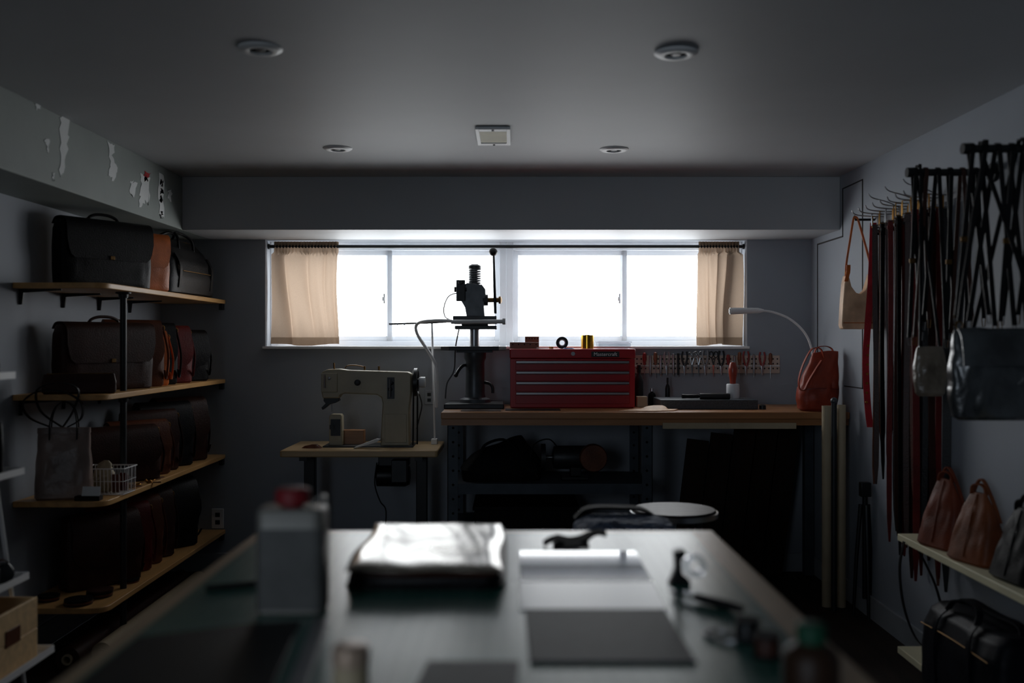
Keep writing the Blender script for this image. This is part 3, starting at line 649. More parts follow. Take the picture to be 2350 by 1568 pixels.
MB().lathe([(.01,.16),(.075,.16),(.075,.185),(.01,.185)],(0,5.5,.72),'x',32).build('wheel',m_dkgrey,r)
MB().cyl((.17,5.5,.72),(.24,5.5,.72),.01).cyl((.44,5.4,.73),(.44,5.5,.73),.01).build('shaft',m_steel,r)
MB().tube(sm([(.25,5.42,.78),(.2,5.4,.83),(.12,5.4,.8),(.1,5.4,.7),(.14,5.4,.62)],5),.004,6).build('cable',m_black,r)
r=root('storage_box','flat dark box on the lowest steel shelf under the bench','box',(.1,5.5,.36))
MB().box(-.2,.35,5.3,5.75,.36,.46).build('body',m_blackm,r,bev=.005); MB().box(-.21,.36,5.29,5.76,.46,.48).build('lid',m_blackm,r,bev=.004)
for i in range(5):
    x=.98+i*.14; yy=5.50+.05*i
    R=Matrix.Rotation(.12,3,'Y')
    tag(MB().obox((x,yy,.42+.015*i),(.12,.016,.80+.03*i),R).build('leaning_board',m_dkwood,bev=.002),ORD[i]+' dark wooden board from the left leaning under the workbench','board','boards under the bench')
for i,(px,D_,z1,rad,mm,lab) in enumerate(((1897,5.11,1.03,.024,m_tube,'left kraft tube standing in front of the bench end'),(1931,5.10,1.035,.022,m_tube,'right kraft tube standing in front of the bench end'),(1914,5.03,1.08,.014,m_dkgrey,'thin dark pole with rounded top between the kraft tubes'))):
    x=X(px,D_); r=root('standing_tube' if i<2 else 'standing_pole',lab,'tube' if i<2 else 'pole',(x,D_,0))
    if i<2:
        MB().lathe([(rad*.85,0),(rad,0),(rad,z1),(rad*.85,z1)],(x,D_,0),'z',24,True).build('tube_wall',mm,r)
        MB().lathe([(0,z1-.03),(rad*.84,z1-.03),(rad*.84,z1-.003),(0,z1-.003)],(x,D_,0),'z',20).build('end_plug',m_tube,r)
    else:
        MB().cyl((x,D_,0),(x,D_,z1-.02),rad).build('shaft',mm,r); MB().sphere((x,D_,z1-.02),.018).build('knob',m_iron,r)
x=X(1985,4.88)
r=root('folded_tripod','folded black tripod standing by the right wall','tripod',(x,4.88,0))
MB().cyl((x,4.88,.1),(x,4.88,.62),.013).build('column',m_black,r); MB().box(x-.025,x+.025,4.86,4.9,.60,.67).build('head',m_black,r,bev=.004)
for k in range(3):
    a=k*2*PI/3+.5; MB().tube([(x+.02*math.cos(a),4.88+.02*math.sin(a),.56),(x+.04*math.cos(a),4.88+.04*math.sin(a),.3),(x+.055*math.cos(a),4.88+.055*math.sin(a),.008)],[.011,.010,.008],8).build('leg',m_black,r)
# ------------------------------------------------------------ hot foil press
D=5.6; cx=X(1090,D); cy=5.62
def zz(y): return Z(y,D)
r=root('foil_press','grey cast iron embossing press with spring column and lever','press',(cx,cy,zb))
MB().prism([(X(1020,5.5),5.44),(X(1157,5.5),5.44),(X(1155,5.5),5.78),(X(1024,5.5),5.78)],'z',zb,zb+.028).build('base_plate',m_dkgrey,r,bev=.006)
MB().lathe([(.02,zb+.028),(.09,zb+.028),(.086,zb+.045),(.060,zb+.055),(.055,zb+.075),(.053,zz(830)),(.062,zz(822)),(.062,zz(808)),(.03,zz(806))],(cx,cy,0),'z',36).build('pedestal',m_iron,r)
MB().prism([(cx-.185,5.50),(cx-.135,5.44),(cx+.135,5.44),(cx+.175,5.50),(cx+.175,5.78),(cx-.185,5.78)],'z',zz(804),zz(795)).build('work_plate',m_dkgrey,r,bev=.002)
MB().box(cx-.1,cx+.1,5.5,5.74,zz(809),zz(804)).build('plate_support',m_dkgrey,r)
MB().cyl((cx-.004,cy+.03,zz(797)),(cx-.004,cy+.03,zz(755)),.030,n=24).build('rear_column',m_steel,r)
MB().box(X(1045,D),X(1140,D),5.54,5.70,zz(756),zz(748)).box(X(1041,D),X(1140,D),5.53,5.70,zz(744),zz(726)).box(X(1060,D),X(1120,D),5.55,5.68,zz(748),zz(744)).build('heating_head',m_dkgrey,r,bev=.003)
MB().prism([(cx-.045,zz(728)),(cx+.055,zz(728)),(cx+.05,zz(704)),(cx+.055,zz(694)),(cx+.06,zz(680)),(cx+.058,zz(664)),(cx+.04,zz(654)),(cx-.04,zz(650)),(cx-.08,zz(658)),(cx-.078,zz(690)),(cx-.055,zz(706))],'y',5.57,5.67).build('ram_housing',m_iron,r,bev=.004)
MB().box(X(1048,D),X(1068,D),5.55,5.60,zz(692),zz(644)).cyl((X(1043,D),5.58,zz(665)),(X(1072,D),5.58,zz(665)),.015).cyl((X(1058,D),5.56,zz(650)),(X(1058,D),5.52,zz(650)),.011).build('thermostat',m_black,r,bev=.002)
MB().cyl((cx-.002,cy,zz(660)),(cx-.002,cy,zz(612)),.018).build('ram_shaft',m_steel,r)
sp=[]
for i in range(8*14+1):
    a=2*PI*i/14; sp.append((cx-.002+.030*math.cos(a),cy+.030*math.sin(a),zz(660)+(zz(618)-zz(660))*i/112))
MB().tube(sp,.006,6).build('spring',m_iron,r)
MB().lathe([(.01,zz(617)),(.036,zz(617)),(.036,zz(610)),(.017,zz(606)),(.01,zz(606))],(cx-.002,cy,0),'z',24).build('spring_cap',m_dkgrey,r)
MB().lathe([(.01,zz(666)),(.040,zz(666)),(.040,zz(657)),(.01,zz(656))],(cx-.002,cy,0),'z',24).build('spring_seat',m_dkgrey,r)
MB().cyl((cx+.03,cy-.02,zz(689)),(X(1146,D),cy-.02,zz(689)),.013).lathe([(.01,0),(.02,.003),(.022,.015),(.01,.022)],(X(1143,D),cy-.02,zz(689)),'x',18).build('cross_shaft',m_dbrass,r)
MB().cyl((X(1108,D),cy-.02,zz(689)),(X(1120,D),cy-.02,zz(689)),.032).build('shaft_collar',m_dkgrey,r)
MB().tube([(X(1137,D),cy-.03,zz(720)),(X(1136,D),cy-.03,zz(690)),(X(1133,D),cy-.03,zz(585))],[.008,.009,.006],10).build('lever',m_black,r)
MB().sphere((X(1132,D),cy-.03,zz(579)),.024,20).build('lever_knob',m_black,r)
MB().tube(sm([(cx-.05,cy,zz(838)),(X(1062,D),cy-.03,zz(840)),(X(1053,D),cy-.05,zz(850)),(X(1048,D),cy-.05,zz(860))],4),.009,8).sphere((X(1047,D),cy-.05,zz(861)),.012).build('crank_handle',m_dkgrey,r)
MB().tube(sm([(cx+.04,cy,zz(878)),(X(1122,D),cy-.03,zz(880)),(X(1130,D),cy-.04,zz(888)),(X(1131,D),cy-.04,zz(902))],4),.009,8).build('crank_handle',m_dkgrey,r)
MB().tube(sm([W(1052,672,5.56),W(1030,680,5.56),W(1019,705,5.56),W(1022,728,5.56),W(1040,736,5.56)],5),.003,6).build('cable',m_black,r)
MB().tube(sm([W(1053,757,5.66),W(1045,800,5.72),W(1042,850,5.74),W(1026,880,5.74),W(1022,915,5.74)],5),.004,6).build('cable',m_black,r)
tag(MB().box(X(1160,5.4),X(1285,5.4),5.32,5.45,zb+.0003,zb+.003).build('leather_offcut',l_black),'thin dark offcut on the bench in front of the red tool chest','leather')
tag(MB().box(X(1060,5.4),X(1150,5.4),5.27,5.40,zb+.0003,zb+.003).build('card_sheet',l_dkbrown),'thin dark sheet on the bench in front of the press','sheet')
# ------------------------------------------------------------ tool chest
D=5.53; tx0,tx1=X(1171,D),X(1457,D); tzt=Z(801,D)
r=root('tool_chest','red metal tool chest with four silver handled drawers','tool chest',((tx0+tx1)/2,5.68,zb))
def tz(y): return Z(y,D)
MB().box(tx0,tx1,D,5.84,zb+.004,tz(824)).box(tx0+.01,tx1-.01,D+.01,5.83,zb,zb+.004).build('body',m_red,r,bev=.004)
lid=MB().box(tx0-.003,tx1+.003,D-.004,5.845,tz(823),tzt).build('lid',m_red,r,bev=.006)
for a,b in ((828,850),(852,874),(876,898),(900,927)):
    dr=MB().box(tx0+.03,tx1-.03,D-.010,D+.002,tz(b),tz(a)).build('drawer',m_reddk,r,bev=.002)
    MB().prism([(D-.011,tz(a)),(D-.018,tz(a)-.003),(D-.018,tz(a)-.013),(D-.012,tz(a)-.018),(D-.010,tz(a)-.018)],'x',tx0+.034,tx1-.034).build('handle',m_steel,dr)
MB().cyl((X(1315,D),D-.004,tz(812)),(X(1315,D),D-.010,tz(812)),.011).build('lock',m_steel,lid)
MB().box(X(1357,D),X(1421,D),D-.007,D-.003,tz(820),tz(807)).build('badge',m_dkgrey,lid,bev=.001)
text('Mastercraft',.028,(X(1389,D),D-.0078,tz(813.5)),m_white,lid)
def holeblock(px0,px1,py0,D0,label):
    x0,x1=X(px0,D0),X(px1,D0); z1=tzt+(Z(py0,D0)-Z(800,D0))
    r=root('wooden_block',label,'block',((x0+x1)/2,D0+.03,tzt),0)
    MB().box(x0,x1,D0,D0+.06,tzt,z1).build('block',m_woodh,r,bev=.002)
    n=5; m=MB()
    for i in range(n):
        xx=x0+(x1-x0)*(i+.5)/n; m.cyl((xx,D0-.0006,z1-.012),(xx,D0+.002,z1-.012),.0035,n=10)
    m.build('hole_row',m_blackm,r)
holeblock(1170,1237,785,5.57,'long low wooden block on the left end of the red chest')
holeblock(1205,1237,772,5.66,'short taller wooden block on the left end of the red chest')
r=root('tape_roll','small roll of black and white tape standing on the red chest','tape',(X(1290,5.6),5.6,tzt))
tr=.034; MB().lathe([(tr*.55,0),(tr,0),(tr,.025),(tr*.55,.025)],(X(1290,5.6),5.6,tzt+tr),'y',30,True).build('tape',m_black,r)
MB().lathe([(tr*.42,-.001),(tr*.56,-.001),(tr*.56,.026),(tr*.42,.026)],(X(1290,5.6),5.6,tzt+tr),'y',26,True).build('core',m_paper,r)
r=root('foil_roll','upright roll of gold foil on the red chest','foil roll',(X(1348,5.65),5.65,tzt))
MB().lathe([(.014,0),(.036,0),(.036,.077),(.014,.077)],(X(1348,5.65),5.65,tzt),'z',30,True).build('foil',m_gold,r)
MB().lathe([(.010,-.0),(.0135,-.0),(.0135,.079),(.010,.079)],(X(1348,5.65),5.65,tzt),'z',24,True).build('core',m_tube,r)
r=root('plastic_box','clear plastic parts box on the right end of the red chest','box',(X(1408,5.6),5.64,tzt))
MB().box(X(1372,5.6),X(1447,5.6),5.58,5.7,tzt,tzt+.034).build('body',m_clear,r,bev=.003); MB().box(X(1370,5.6),X(1449,5.6),5.575,5.705,tzt+.034,tzt+.042).build('lid',m_clear,r,bev=.002)
tag(MB().lathe([(0,0),(.012,0),(.012,.012),(0,.012)],(X(1265,5.58),5.58,tzt),'z',20).build('bottle_cap',m_brass),'tiny amber pot left of the tape roll on the red chest','bottlecap')  # loose amber bottle cap, modelled as a small brass disc
tag(MB().loft([(tzt,.07,.04,X(1305,5.56),5.56,3),(tzt+.006,.05,.03,X(1305,5.56),5.56,3)],20).build('plastic_clip',m_blueplas),'small flat blue clip beside the tape roll','clip')
tag(MB().obox((X(1245,5.56),5.56,tzt+.004),(.07,.012,.006),Matrix.Rotation(.3,3,'Z')).build('marker_pen',m_whiteplast,bev=.002),'white marker lying beside the wooden blocks on the chest','pen')
# ------------------------------------------------------------ wall tool rack
D=5.87; x0,x1=X(1456,D),X(1790,D)
r=root('tool_rack','long pale perforated tool rack board on the back wall','tool rack',((x0+x1)/2,5.875,Z(857,D)))
MB().box(x0,x1,5.872,5.889,Z(857,D),Z(816,D)).build('board',m_rack,r,bev=.002)
h=MB()
for i in range(34):
    for yy in (824,835,846): h.cyl((x0+.015+i*(x1-x0-.03)/33,5.8712,Z(yy,D)),(x0+.015+i*(x1-x0-.03)/33,5.8725,Z(yy,D)),.005,n=10)
h.build('hole_grid',m_dkgrey,r)
MB().box(x0,x1,5.866,5.872,Z(841,D),Z(839,D)).build('tool_ledge',m_whiteplast,r)
tools=[(1479,'awl','red'),(1492,'punch','steel'),(1504,'awl','wood'),(1516,'punch','steel'),(1530,'pliers','steel'),(1545,'punch','steel'),(1556,'punch','dark'),(1571,'pliers','dark'),(1588,'scissors','steel'),(1603,'scissors','steel'),(1618,'pliers','steel'),(1637,'scissors','black'),(1655,'pliers','black'),(1671,'awl','red'),(1685,'punch','steel'),(1697,'awl','wood'),(1712,'pliers','red'),(1730,'punch','steel'),(1749,'pliers','red'),(1768,'awl','wood')]
cm={'red':m_redh,'wood':m_woodh,'steel':m_steel,'dark':m_dkgrey,'black':m_black}
for i,(px,kind,col) in enumerate(tools):
    x=X(px,5.85); y=5.849; z=Z(838,5.85)
    lab=ORD[i]+' tool from the left on the wall rack, '+{'red':'red','wood':'wooden','steel':'bare steel','dark':'dark','black':'black'}[col]+' '+{'awl':'handled awl','punch':'punch rod','pliers':'gripped pliers','scissors':'handled scissors'}[kind]
    r=root({'awl':'awl','punch':'hole_punch','pliers':'pliers','scissors':'scissors'}[kind],lab,{'awl':'awl','punch':'punch','pliers':'pliers','scissors':'scissors'}[kind],(x,y,z),0,'tools on the wall rack',True)
    c=cm[col]; random.seed(i); k=random.uniform(.95,1.3)
    if kind=='awl':
        MB().lathe([(.002,.0),(.008,.002),(.007,.012),(.012,.035),(.010,.055*k),(.002,.06*k)],(0,0,0),'z',14).build('handle',c,r)
        MB().cyl((0,0,0),(0,0,-.065*k),.003,.0015,8).build('shaft',m_steel,r)
    elif kind=='punch':
        MB().lathe([(.004,-.06),(.006,-.05),(.007,0),(.007,.05*k),(.008,.055*k),(.002,.058*k)],(0,0,0),'z',12).build('rod',c,r)
        MB().cyl((0,0,-.06),(0,0,-.072),.003,.002,8).build('tip',m_steel,r)
    elif kind=='pliers':
        for s_ in (-1,1):
            MB().tube(sm([(s_*.002,0,-.008),(s_*.012,0,.02),(s_*.016,0,.05*k),(s_*.011,0,.075*k)],4),.0055,8).build('grip',c,r)
        MB().loft([(-.06,.006,.006,0,0,3),(-.03,.016,.008,0,0,3),(-.005,.022,.01,0,0,3),(.005,.012,.008,0,0,3)],16).build('jaws',m_steel,r)
    else:
        for s_ in (-1,1):
            MB().tube(ringpts((s_*.014,0,.055*k),.012,'y',14,.018),.003,6,True).tube([(s_*.010,0,.038*k),(0,0,0)],.003,6).build('finger_loop',c,r)
        MB().prism([(-.006,0),(.006,0),(.001,-.07),(-.001,-.07)],'y',-.0015,.0015).build('blade',m_blade,r)
# ------------------------------------------------------------ slab, mallet etc on bench
D=5.42; x0,x1=X(1516,D),X(1740,D)
tag(MB().box(x0,x1,D,5.70,zb,zb+.052).build('granite_slab',m_slab,bev=.004),'thick dark grey stone slab on the workbench','slab')
zs=zb+.052
r=root('hand_roller','dark hand roller lying on the stone slab','roller',(X(1615,5.5),5.47,zs))
a=X(1562,5.5); b_=X(1672,5.5)
MB().lathe([(.006,a),(.012,a+.003),(.010,a+.03),(.011,a+.06),(.010,a+.09),(.006,a+.1)],(0,5.47,zs+.0165),'x',18).build('grip',m_black,r)
MB().lathe([(.006,a+.1),(.0155,a+.1),(.0165,a+.105),(.0165,b_-.005),(.0155,b_),(.006,b_)],(0,5.47,zs+.0165),'x',22).build('barrel',m_dkgrey,r)
r=root('maul','white headed leather maul standing on the slab with red brown handle','mallet',(X(1682,5.58),5.58,zs))
mx=X(1682,5.58)
MB().lathe([(.01,0),(.034,0),(.036,.004),(.036,.076),(.033,.08),(.01,.08)],(mx,5.58,zs),'z',28).build('head',m_whiteplast,r)
MB().lathe([(.008,.08),(.016,.082),(.017,.1),(.024,.14),(.025,.165),(.019,.19),(.014,.2),(.004,.203)],(mx,5.58,zs),'z',22).build('handle',m_maulh,r)
MB().lathe([(.006,.203),(.008,.203),(.008,.208),(.001,.209)],(mx,5.58,zs),'z',14).build('end_nut',m_steel,r)
def bottle(px,D,h,rad,mm,cap,label,z0=zb):
    x=X(px,D); r=root('bottle',label,'bottle',(x,D,z0))
    MB().lathe([(rad*.9,0),(rad,.004),(rad,h*.6),(rad*.8,h*.7),(rad*.35,h*.78),(rad*.35,h*.85),(.001,h*.85)],(x,D,z0),'z',24).build('body',mm,r)
    MB().lathe([(.001,h*.82),(rad*.45,h*.82),(rad*.42,h),(.001,h)],(x,D,z0),'z',20).build('cap',cap,r)
bottle(1466,5.72,.235,.026,m_dkgrey,m_black,'grey bottle right behind the end of the red chest')
bottle(1532,5.78,.16,.014,m_black,m_black,'slim black bottle behind the stone slab')
bottle(1496,5.75,.10,.022,m_blackm,m_steel,'short black bottle under the left end of the tool rack')
tag(MB().box(X(1462,5.6),X(1486,5.6),5.6,5.65,zb,zb+.06).build('small_box',m_tube,bev=.003),'small pale box beside the red chest on the bench','box')
v=MB()
tag(v.prism([(X(1422,5.25),5.25),(X(1500,5.23),5.23),(X(1545,5.28),5.28),(X(1556,5.36),5.36),(X(1510,5.4),5.41),(X(1465,5.36),5.37)],'z',zb+.0005,zb+.006).loft([(zb+.0055,.16,.08,X(1500,5.33),5.33,2.4),(zb+.022,.1,.04,X(1505,5.35),5.35,2.4),(zb+.026,.05,.02,X(1510,5.36),5.36,2.4)],24,.04).build('leather_piece',l_lighttan),'pale tan leather piece beside the stone slab','leather')
tag(MB().lathe([(0,0),(.018,0),(.018,.02),(.012,.024),(0,.024)],(X(1750,5.45),5.45,zb),'z',20).build('small_weight',m_dkgrey),'small dark round weight right of the stone slab','weight')
r=root('gooseneck_lamp','white gooseneck lamp curving over the right end of the bench','lamp',(X(1868,5.7),5.7,zb))
MB().lathe([(.01,0),(.05,0),(.048,.015),(.012,.022)],(X(1866,5.7),5.7,zb),'z',26).build('base',m_white,r)
MB().tube(sm([(X(1866,5.7),5.7,zb+.015),W(1868,860,5.7),W(1862,800,5.68),W(1845,762,5.66),W(1812,732,5.62),W(1775,717,5.6),W(1748,713,5.58)],6),.0065,8).build('gooseneck',m_white,r)
MB().tube([W(1752,713,5.58),W(1740,713,5.575),W(1680,714,5.55),W(1675,714,5.55)],[.008,.015,.019,.019],18).build('lamp_head',m_white,r)
MB().cyl(W(1675.2,714,5.55),W(1673.5,714,5.55),.015).build('lens',m_dkgrey,r)
r=root('rust_tote_bag','slouched rust brown leather tote with looped handles on the right end of the bench','tote bag',(1.635,5.32,zb),0,None,True)
MB().soft([(0,.16,.09,-.004,0,3.4),(.012,.195,.115,-.006,0,3.4),(.06,.21,.13,-.006,0,3.2),(.12,.205,.12,.0,0,3.2),(.19,.18,.085,.012,0,3.2),(.25,.155,.06,.026,0,3.2),(.315,.135,.03,.040,0,3)],64,77,.007,6,1.2).build('body',l_rust,r)
MB().ribbon(sm([(-.096,-.05,.115),(-.05,-.068,.12),(.0,-.072,.123),(.05,-.066,.12),(.096,-.05,.115)],4),.004,.003,(0,0,1)).build('seam',l_ox,r)
MB().ribbon(sm([(.02,-.03,.285),(.0,-.045,.33),(-.05,-.06,.33),(-.095,-.07,.26),(-.122,-.075,.18),(-.122,-.078,.125),(-.098,-.08,.115),(-.075,-.08,.16),(-.03,-.07,.23),(.0,-.06,.27)],6),.024,.004,(0,1,0)).build('handle',l_rust,r)
MB().ribbon(sm([(.09,.02,.285),(.08,.02,.33),(.04,.02,.345),(-.005,.02,.33),(-.02,.02,.27)],6),.022,.004,(0,1,0)).build('handle',l_rust,r)
# ------------------------------------------------------------ right wall: hook rail and belts
r=root('hook_rail','steel peg hook rail high on the right wall holding the belts','hook rail',(XR-.005,4.35,1.95))
MB().box(XR-.008,XR-.0005,3.90,4.78,1.93,1.965).build('rail',m_steel,r)
hooks=[4.70-i*.088 for i in range(9)]
for y in hooks:
    MB().tube(sm([(XR-.008,y,1.95),(1.68,y,1.952),(1.62,y,1.96),(1.605,y,1.98)],4),.0028,6).build('hook',m_steel,r)
for y in (4.5,4.3,4.1):
    MB().tube(sm([(XR-.008,y,1.96),(1.70,y,1.99),(1.63,y,2.01),(1.61,y,2.03)],4),.0026,6).build('hook',m_steel,r)
random.seed(21)
cols=[('black',l_black),('dark brown',l_dkbrown),('black',l_black),('brown',l_brown),('black',l_black),('oxblood',l_ox),('dark brown',l_dkbrown)]
cnt={}; k=0
for hi,y in enumerate(hooks):
    for xi,x in enumerate((1.745,1.715,1.685,1.655)):
        if xi>=2 and hi<1: continue
        if xi==3 and hi<5: continue
        nm,mm=cols[(k*3+hi)%7]
        c_=cnt.get(nm,0); cnt[nm]=c_+1
        L=random.uniform(1.05,1.3) if hi<3 else random.uniform(1.2,1.62)
        r=root('leather_belt',ORD[c_]+' '+nm+' belt counting from the window end of the wall hooks','belt',(x,y,1.947),random.uniform(-.8,.5),'belts hanging from the wall hooks',True)
        w=random.choice((.022,.027,.031)); a0=random.uniform(0,6)
        pts=[(.004*math.sin(a0+t*5),.006*math.sin(a0+t*3),-.045-t*(L-.045)) for t in [q/14 for q in range(15)]]
        MB().ribbon(pts,[w]*13+[w*.9,w*.35],.0035,(1,0,0)).build('strap',mm,r)
        MB().tube([(-.018,0,.004),(.018,0,.004),(.018,0,-.05),(-.018,0,-.05)],.0032,6,True).build('buckle',m_brass if k%2 else m_steel,r)
        MB().box(-w/2-.002,w/2+.002,-.005,.005,-.085,-.07).build('keeper',mm,r)
        k+=1
r=root('wall_peg','short dark peg on the right wall holding the tan shoulder bag','peg',(1.72,4.86,1.955))
MB().tube([(XR-.001,4.86,1.955),(1.675,4.86,1.955),(1.67,4.86,1.975)],.006).build('peg',m_black,r)
r=root('shoulder_bag','pale tan shoulder bag hanging alone beside the belts','shoulder bag',(1.680,4.84,1.42),0,None,True)
prof=[(-.078,0),(.075,0),(.084,.02),(.083,.12),(.078,.22),(.07,.265),(.056,.27),(.046,.235),(.032,.19),(.008,.168),(-.015,.175),(-.038,.205),(-.052,.26),(-.062,.262),(-.072,.22),(-.080,.12),(-.085,.02)]
MB().prism(prof,'y',-.03,.03).build('body',l_lighttan,r,bev=.012)
MB().ribbon([(-.080,-.031,.03),(.080,-.031,.03)],.004,.003,(0,0,1)).build('seam',l_tan,r)
MB().ribbon(sm([(-.058,0,.245),(-.054,0,.32),(-.034,.0,.45),(-.018,.01,.53),(-.008,.018,.547),(.008,.02,.535),(.03,.01,.45),(.06,0,.32),(.064,0,.255)],5),.016,.009,(.25,1,0)).build('strap',l_tan,r)
MB().ribbon(sm([(-.066,-.03,.23),(-.056,-.034,.28),(-.054,-.03,.31)],4),.018,.004,(1,0,0)).build('strap_tab',l_tan,r)
MB().ribbon(sm([(.064,-.03,.23),(.062,-.034,.28),(.06,-.03,.31)],4),.018,.004,(1,0,0)).build('strap_tab',l_tan,r)
for sx in (-.055,.061): MB().tube(ringpts((sx,-.02,.275),.011),.0025,6,True).build('ring',m_brass,r)
r=root('studded_strap','long crimson leather strap with a row of studs hanging below the tan bag','strap',(1.705,4.76,.95),0,None,True)
MB().ribbon(sm([(.03,.02,.98),(.015,.01,.7),(-.006,.0,.46),(-.014,0,.3),(-.004,0,.1),(.008,0,0)],5),.030,.005,(1,-.15,0)).build('strap',l_redstrap,r)
st_=MB()
for i in range(7): st_.cyl((-.012+.001*i,-.002,.12+i*.045),(-.012+.001*i,-.009,.12+i*.045),.006,n=10)
st_.build('stud_row',m_brass,r)
# ------------------------------------------------------------ two hanging bars
def bar(D,label):
    r=root('hanging_bar',label,'rail',(1.61,D,1.98),0,'bars on the right wall')
    MB().cyl((1.455,D,1.98),(XR-.012,D,1.98),.0135).build('pipe',m_black,r)
    MB().cyl((1.447,D,1.98),(1.468,D,1.98),.018).build('end_cap',m_black,r)
    MB().cyl((XR-.014,D,1.98),(XR-.0005,D,1.98),.036).build('wall_flange',m_black,r)
bar(3.65,'black pipe rail on the right wall farther from the camera')
bar(3.20,'black pipe rail on the right wall nearer to the camera')
def strap(x,D,xa,xb,za,zb2,mm,label,group,i,w=.02):
    r=root('shoulder_strap',label,'strap',(x,D,min(za,zb2)),0,group)
    A=Vector((xa,D-.03,za)); B=Vector((xb,D+.026,zb2)); T0=Vector((x-.001,D-.017,1.975)); T1=Vector((x+.001,D+.017,1.975))
    pts=[A,A.lerp(T0,.33),A.lerp(T0,.66),T0,Vector((x,D-.012,1.992)),Vector((x,D,1.9975)),Vector((x,D+.012,1.992)),T1,T1.lerp(B,.33),T1.lerp(B,.66),B]
    MB().ribbon(pts,w,.003,(1,0,0)).build('strap',mm,r)
    for (q,zq,dy) in ((xa,za,-.03),(xb,zb2,.026)):
        MB().tube([(q-.007,D+dy,zq),(q+.007,D+dy,zq),(q+.004,D+dy,zq-.03),(q-.004,D+dy,zq-.03)],.002,6,True).build('snap_hook',m_dbrass if i%2 else m_steel,r)
    if i%3==0:
        c=A.lerp(T0,.45); MB().box(c.x-.011,c.x+.011,c.y-.004,c.y+.003,c.z,c.z+.018).build('slider',m_dbrass,r,bev=.002)
rs=random.Random(12)
spec=[(1.475,-.06,.07),(1.515,-.10,.05),(1.56,.04,-.08),(1.605,-.05,.06),(1.65,.05,-.06),(1.70,.03,-.06)]
for i,(x,a,b) in enumerate(spec):
    strap(x,3.20,x+a,x+b,rs.uniform(1.41,1.46),rs.uniform(1.40,1.47),l_black,ORD[i]+' black strap from the tip of the nearer wall bar','straps on the nearer bar',i,.016)
for i,(x,a,b) in enumerate([(q[0],q[1]*.5,q[2]*.5) for q in spec]):
    strap(x,3.65,x+a,x+b,rs.uniform(1.36,1.46),rs.uniform(1.35,1.45),[l_black,l_dkbrown][i%3==1],ORD[i]+' dark strap from the tip of the farther wall bar','straps on the farther bar',i,.015)
r=root('crossbody_bag','creased glossy dark grey leather crossbody bag hanging from the nearer wall bar','crossbody bag',(1.512,3.10,1.115),0,None,True)
MB().soft([(0,.24,.03,0,0,3.4),(.012,.28,.06,0,0,3.4),(.1,.295,.085,0,0,3.4),(.2,.285,.065,0,0,3.6),(.27,.275,.035,0,0,3.6),(.283,.27,.018,0,0,3.6)],90,41,.008,7,1).build('body',l_silver,r)
fp=sm([(0,-.017,.284),(0,-.042,.26),(0,-.058,.2),(0,-.060,.17)],5)
MB().ribbon(fp,.266,.004,(1,0,0)).build('flap',l_silver,r)
for sx in (-1,1):
    MB().tube(ringpts((sx*.12,0,.295),.012),.0028,6,True).build('ring',m_dbrass,r)
MB().ribbon(sm([(-.12,0,.305),(-.08,.03,.5),(0.0,.08,.85),(.005,.1,.885),(.01,.12,.85),(.08,.03,.5),(.12,0,.305)],6),.015,.003,(1,0,0)).build('strap',l_black,r)
r=root('crossbody_bag','matte black bag hanging just behind the creased dark grey bag','crossbody bag',(1.630,3.31,1.12),0,None,True)
MB().soft([(0,.24,.03,0,0,5),(.012,.26,.06,0,0,5),(.15,.26,.07,0,0,5),(.27,.24,.03,0,0,5),(.28,.235,.015,0,0,5)],60,43,.003).build('body',l_black,r)
MB().ribbon(sm([(-.1,0,.27),(-.06,-.04,.5),(0,-.09,.85),(.005,-.11,.885),(.01,-.13,.85),(.06,-.04,.5),(.10,0,.27)],6),.015,.003,(1,0,0)).build('strap',l_black,r)
r=root('small_pouch','small crinkled grey leather pouch hanging from the farther wall bar','pouch',(1.490,3.55,1.165),0,None,True)
MB().soft([(0,.08,.02,0,0,3.5),(.012,.10,.04,0,0,3.5),(.08,.112,.048,0,0,3.5),(.14,.105,.032,0,0,3.5),(.175,.09,.015,0,0,3.5)],60,46,.004,6,1.6).build('body',l_grey,r)
MB().box(-.04,.04,-.004,.004,.172,.178).build('zip',m_steel,r)
MB().ribbon(sm([(-.035,0,.17),(-.02,.03,.4),(0,.08,.8),(.002,.1,.833),(.004,.12,.8),(.02,.03,.4),(.035,0,.17)],6),.010,.003,(1,0,0)).build('strap',l_black,r)
# ------------------------------------------------------------ right shelves
for z,lab in ((.575,'cream wall shelf on the right holding two brown bags'),(.115,'low cream shelf near the floor on the right wall')):
    r=root('wall_shelf',lab,'shelf',(1.675,3.2,z-.03))
    MB().box(1.575,XR-.001,2.2,4.07,z-.028,z).build('board',m_cream,r,bev=.003)
    for y in (2.6,3.4,3.98): MB().prism([(XR-.002,z-.028),(1.62,z-.028),(1.62,z-.036),(XR-.02,z-.06),(XR-.012,z-.10),(XR-.002,z-.10)],'y',y-.005,y+.005).build('bracket',m_black,r)
bag('small_handbag','chestnut brown tapered handbag at the far end of the cream shelf',(1.655,3.80,.575),-PI/2+.3,.2,.135,.26,l_orangedk,'pyramid','tapered handbags on the cream shelf','handbag')
bag('small_handbag','orange brown tapered handbag in the middle of the cream shelf',(1.66,3.54,.575),-PI/2+.25,.21,.14,.25,l_orange,'pyramid','tapered handbags on the cream shelf','handbag')
bag('small_handbag','black tapered handbag nearest the camera on the cream shelf',(1.67,3.25,.575),-PI/2+.1,.22,.14,.24,l_black,'pyramid','tapered handbags on the cream shelf','handbag')
bag('box_bag','large matte navy black box bag with straps on the low shelf at the right',(1.625,3.40,.115),-PI/2+.04,.56,.25,.30,l_navy,'boxbag',None,'bag')
r=root('hanging_strap','black strap loop hanging below the far end of the cream shelf','strap',(1.565,3.95,.12))
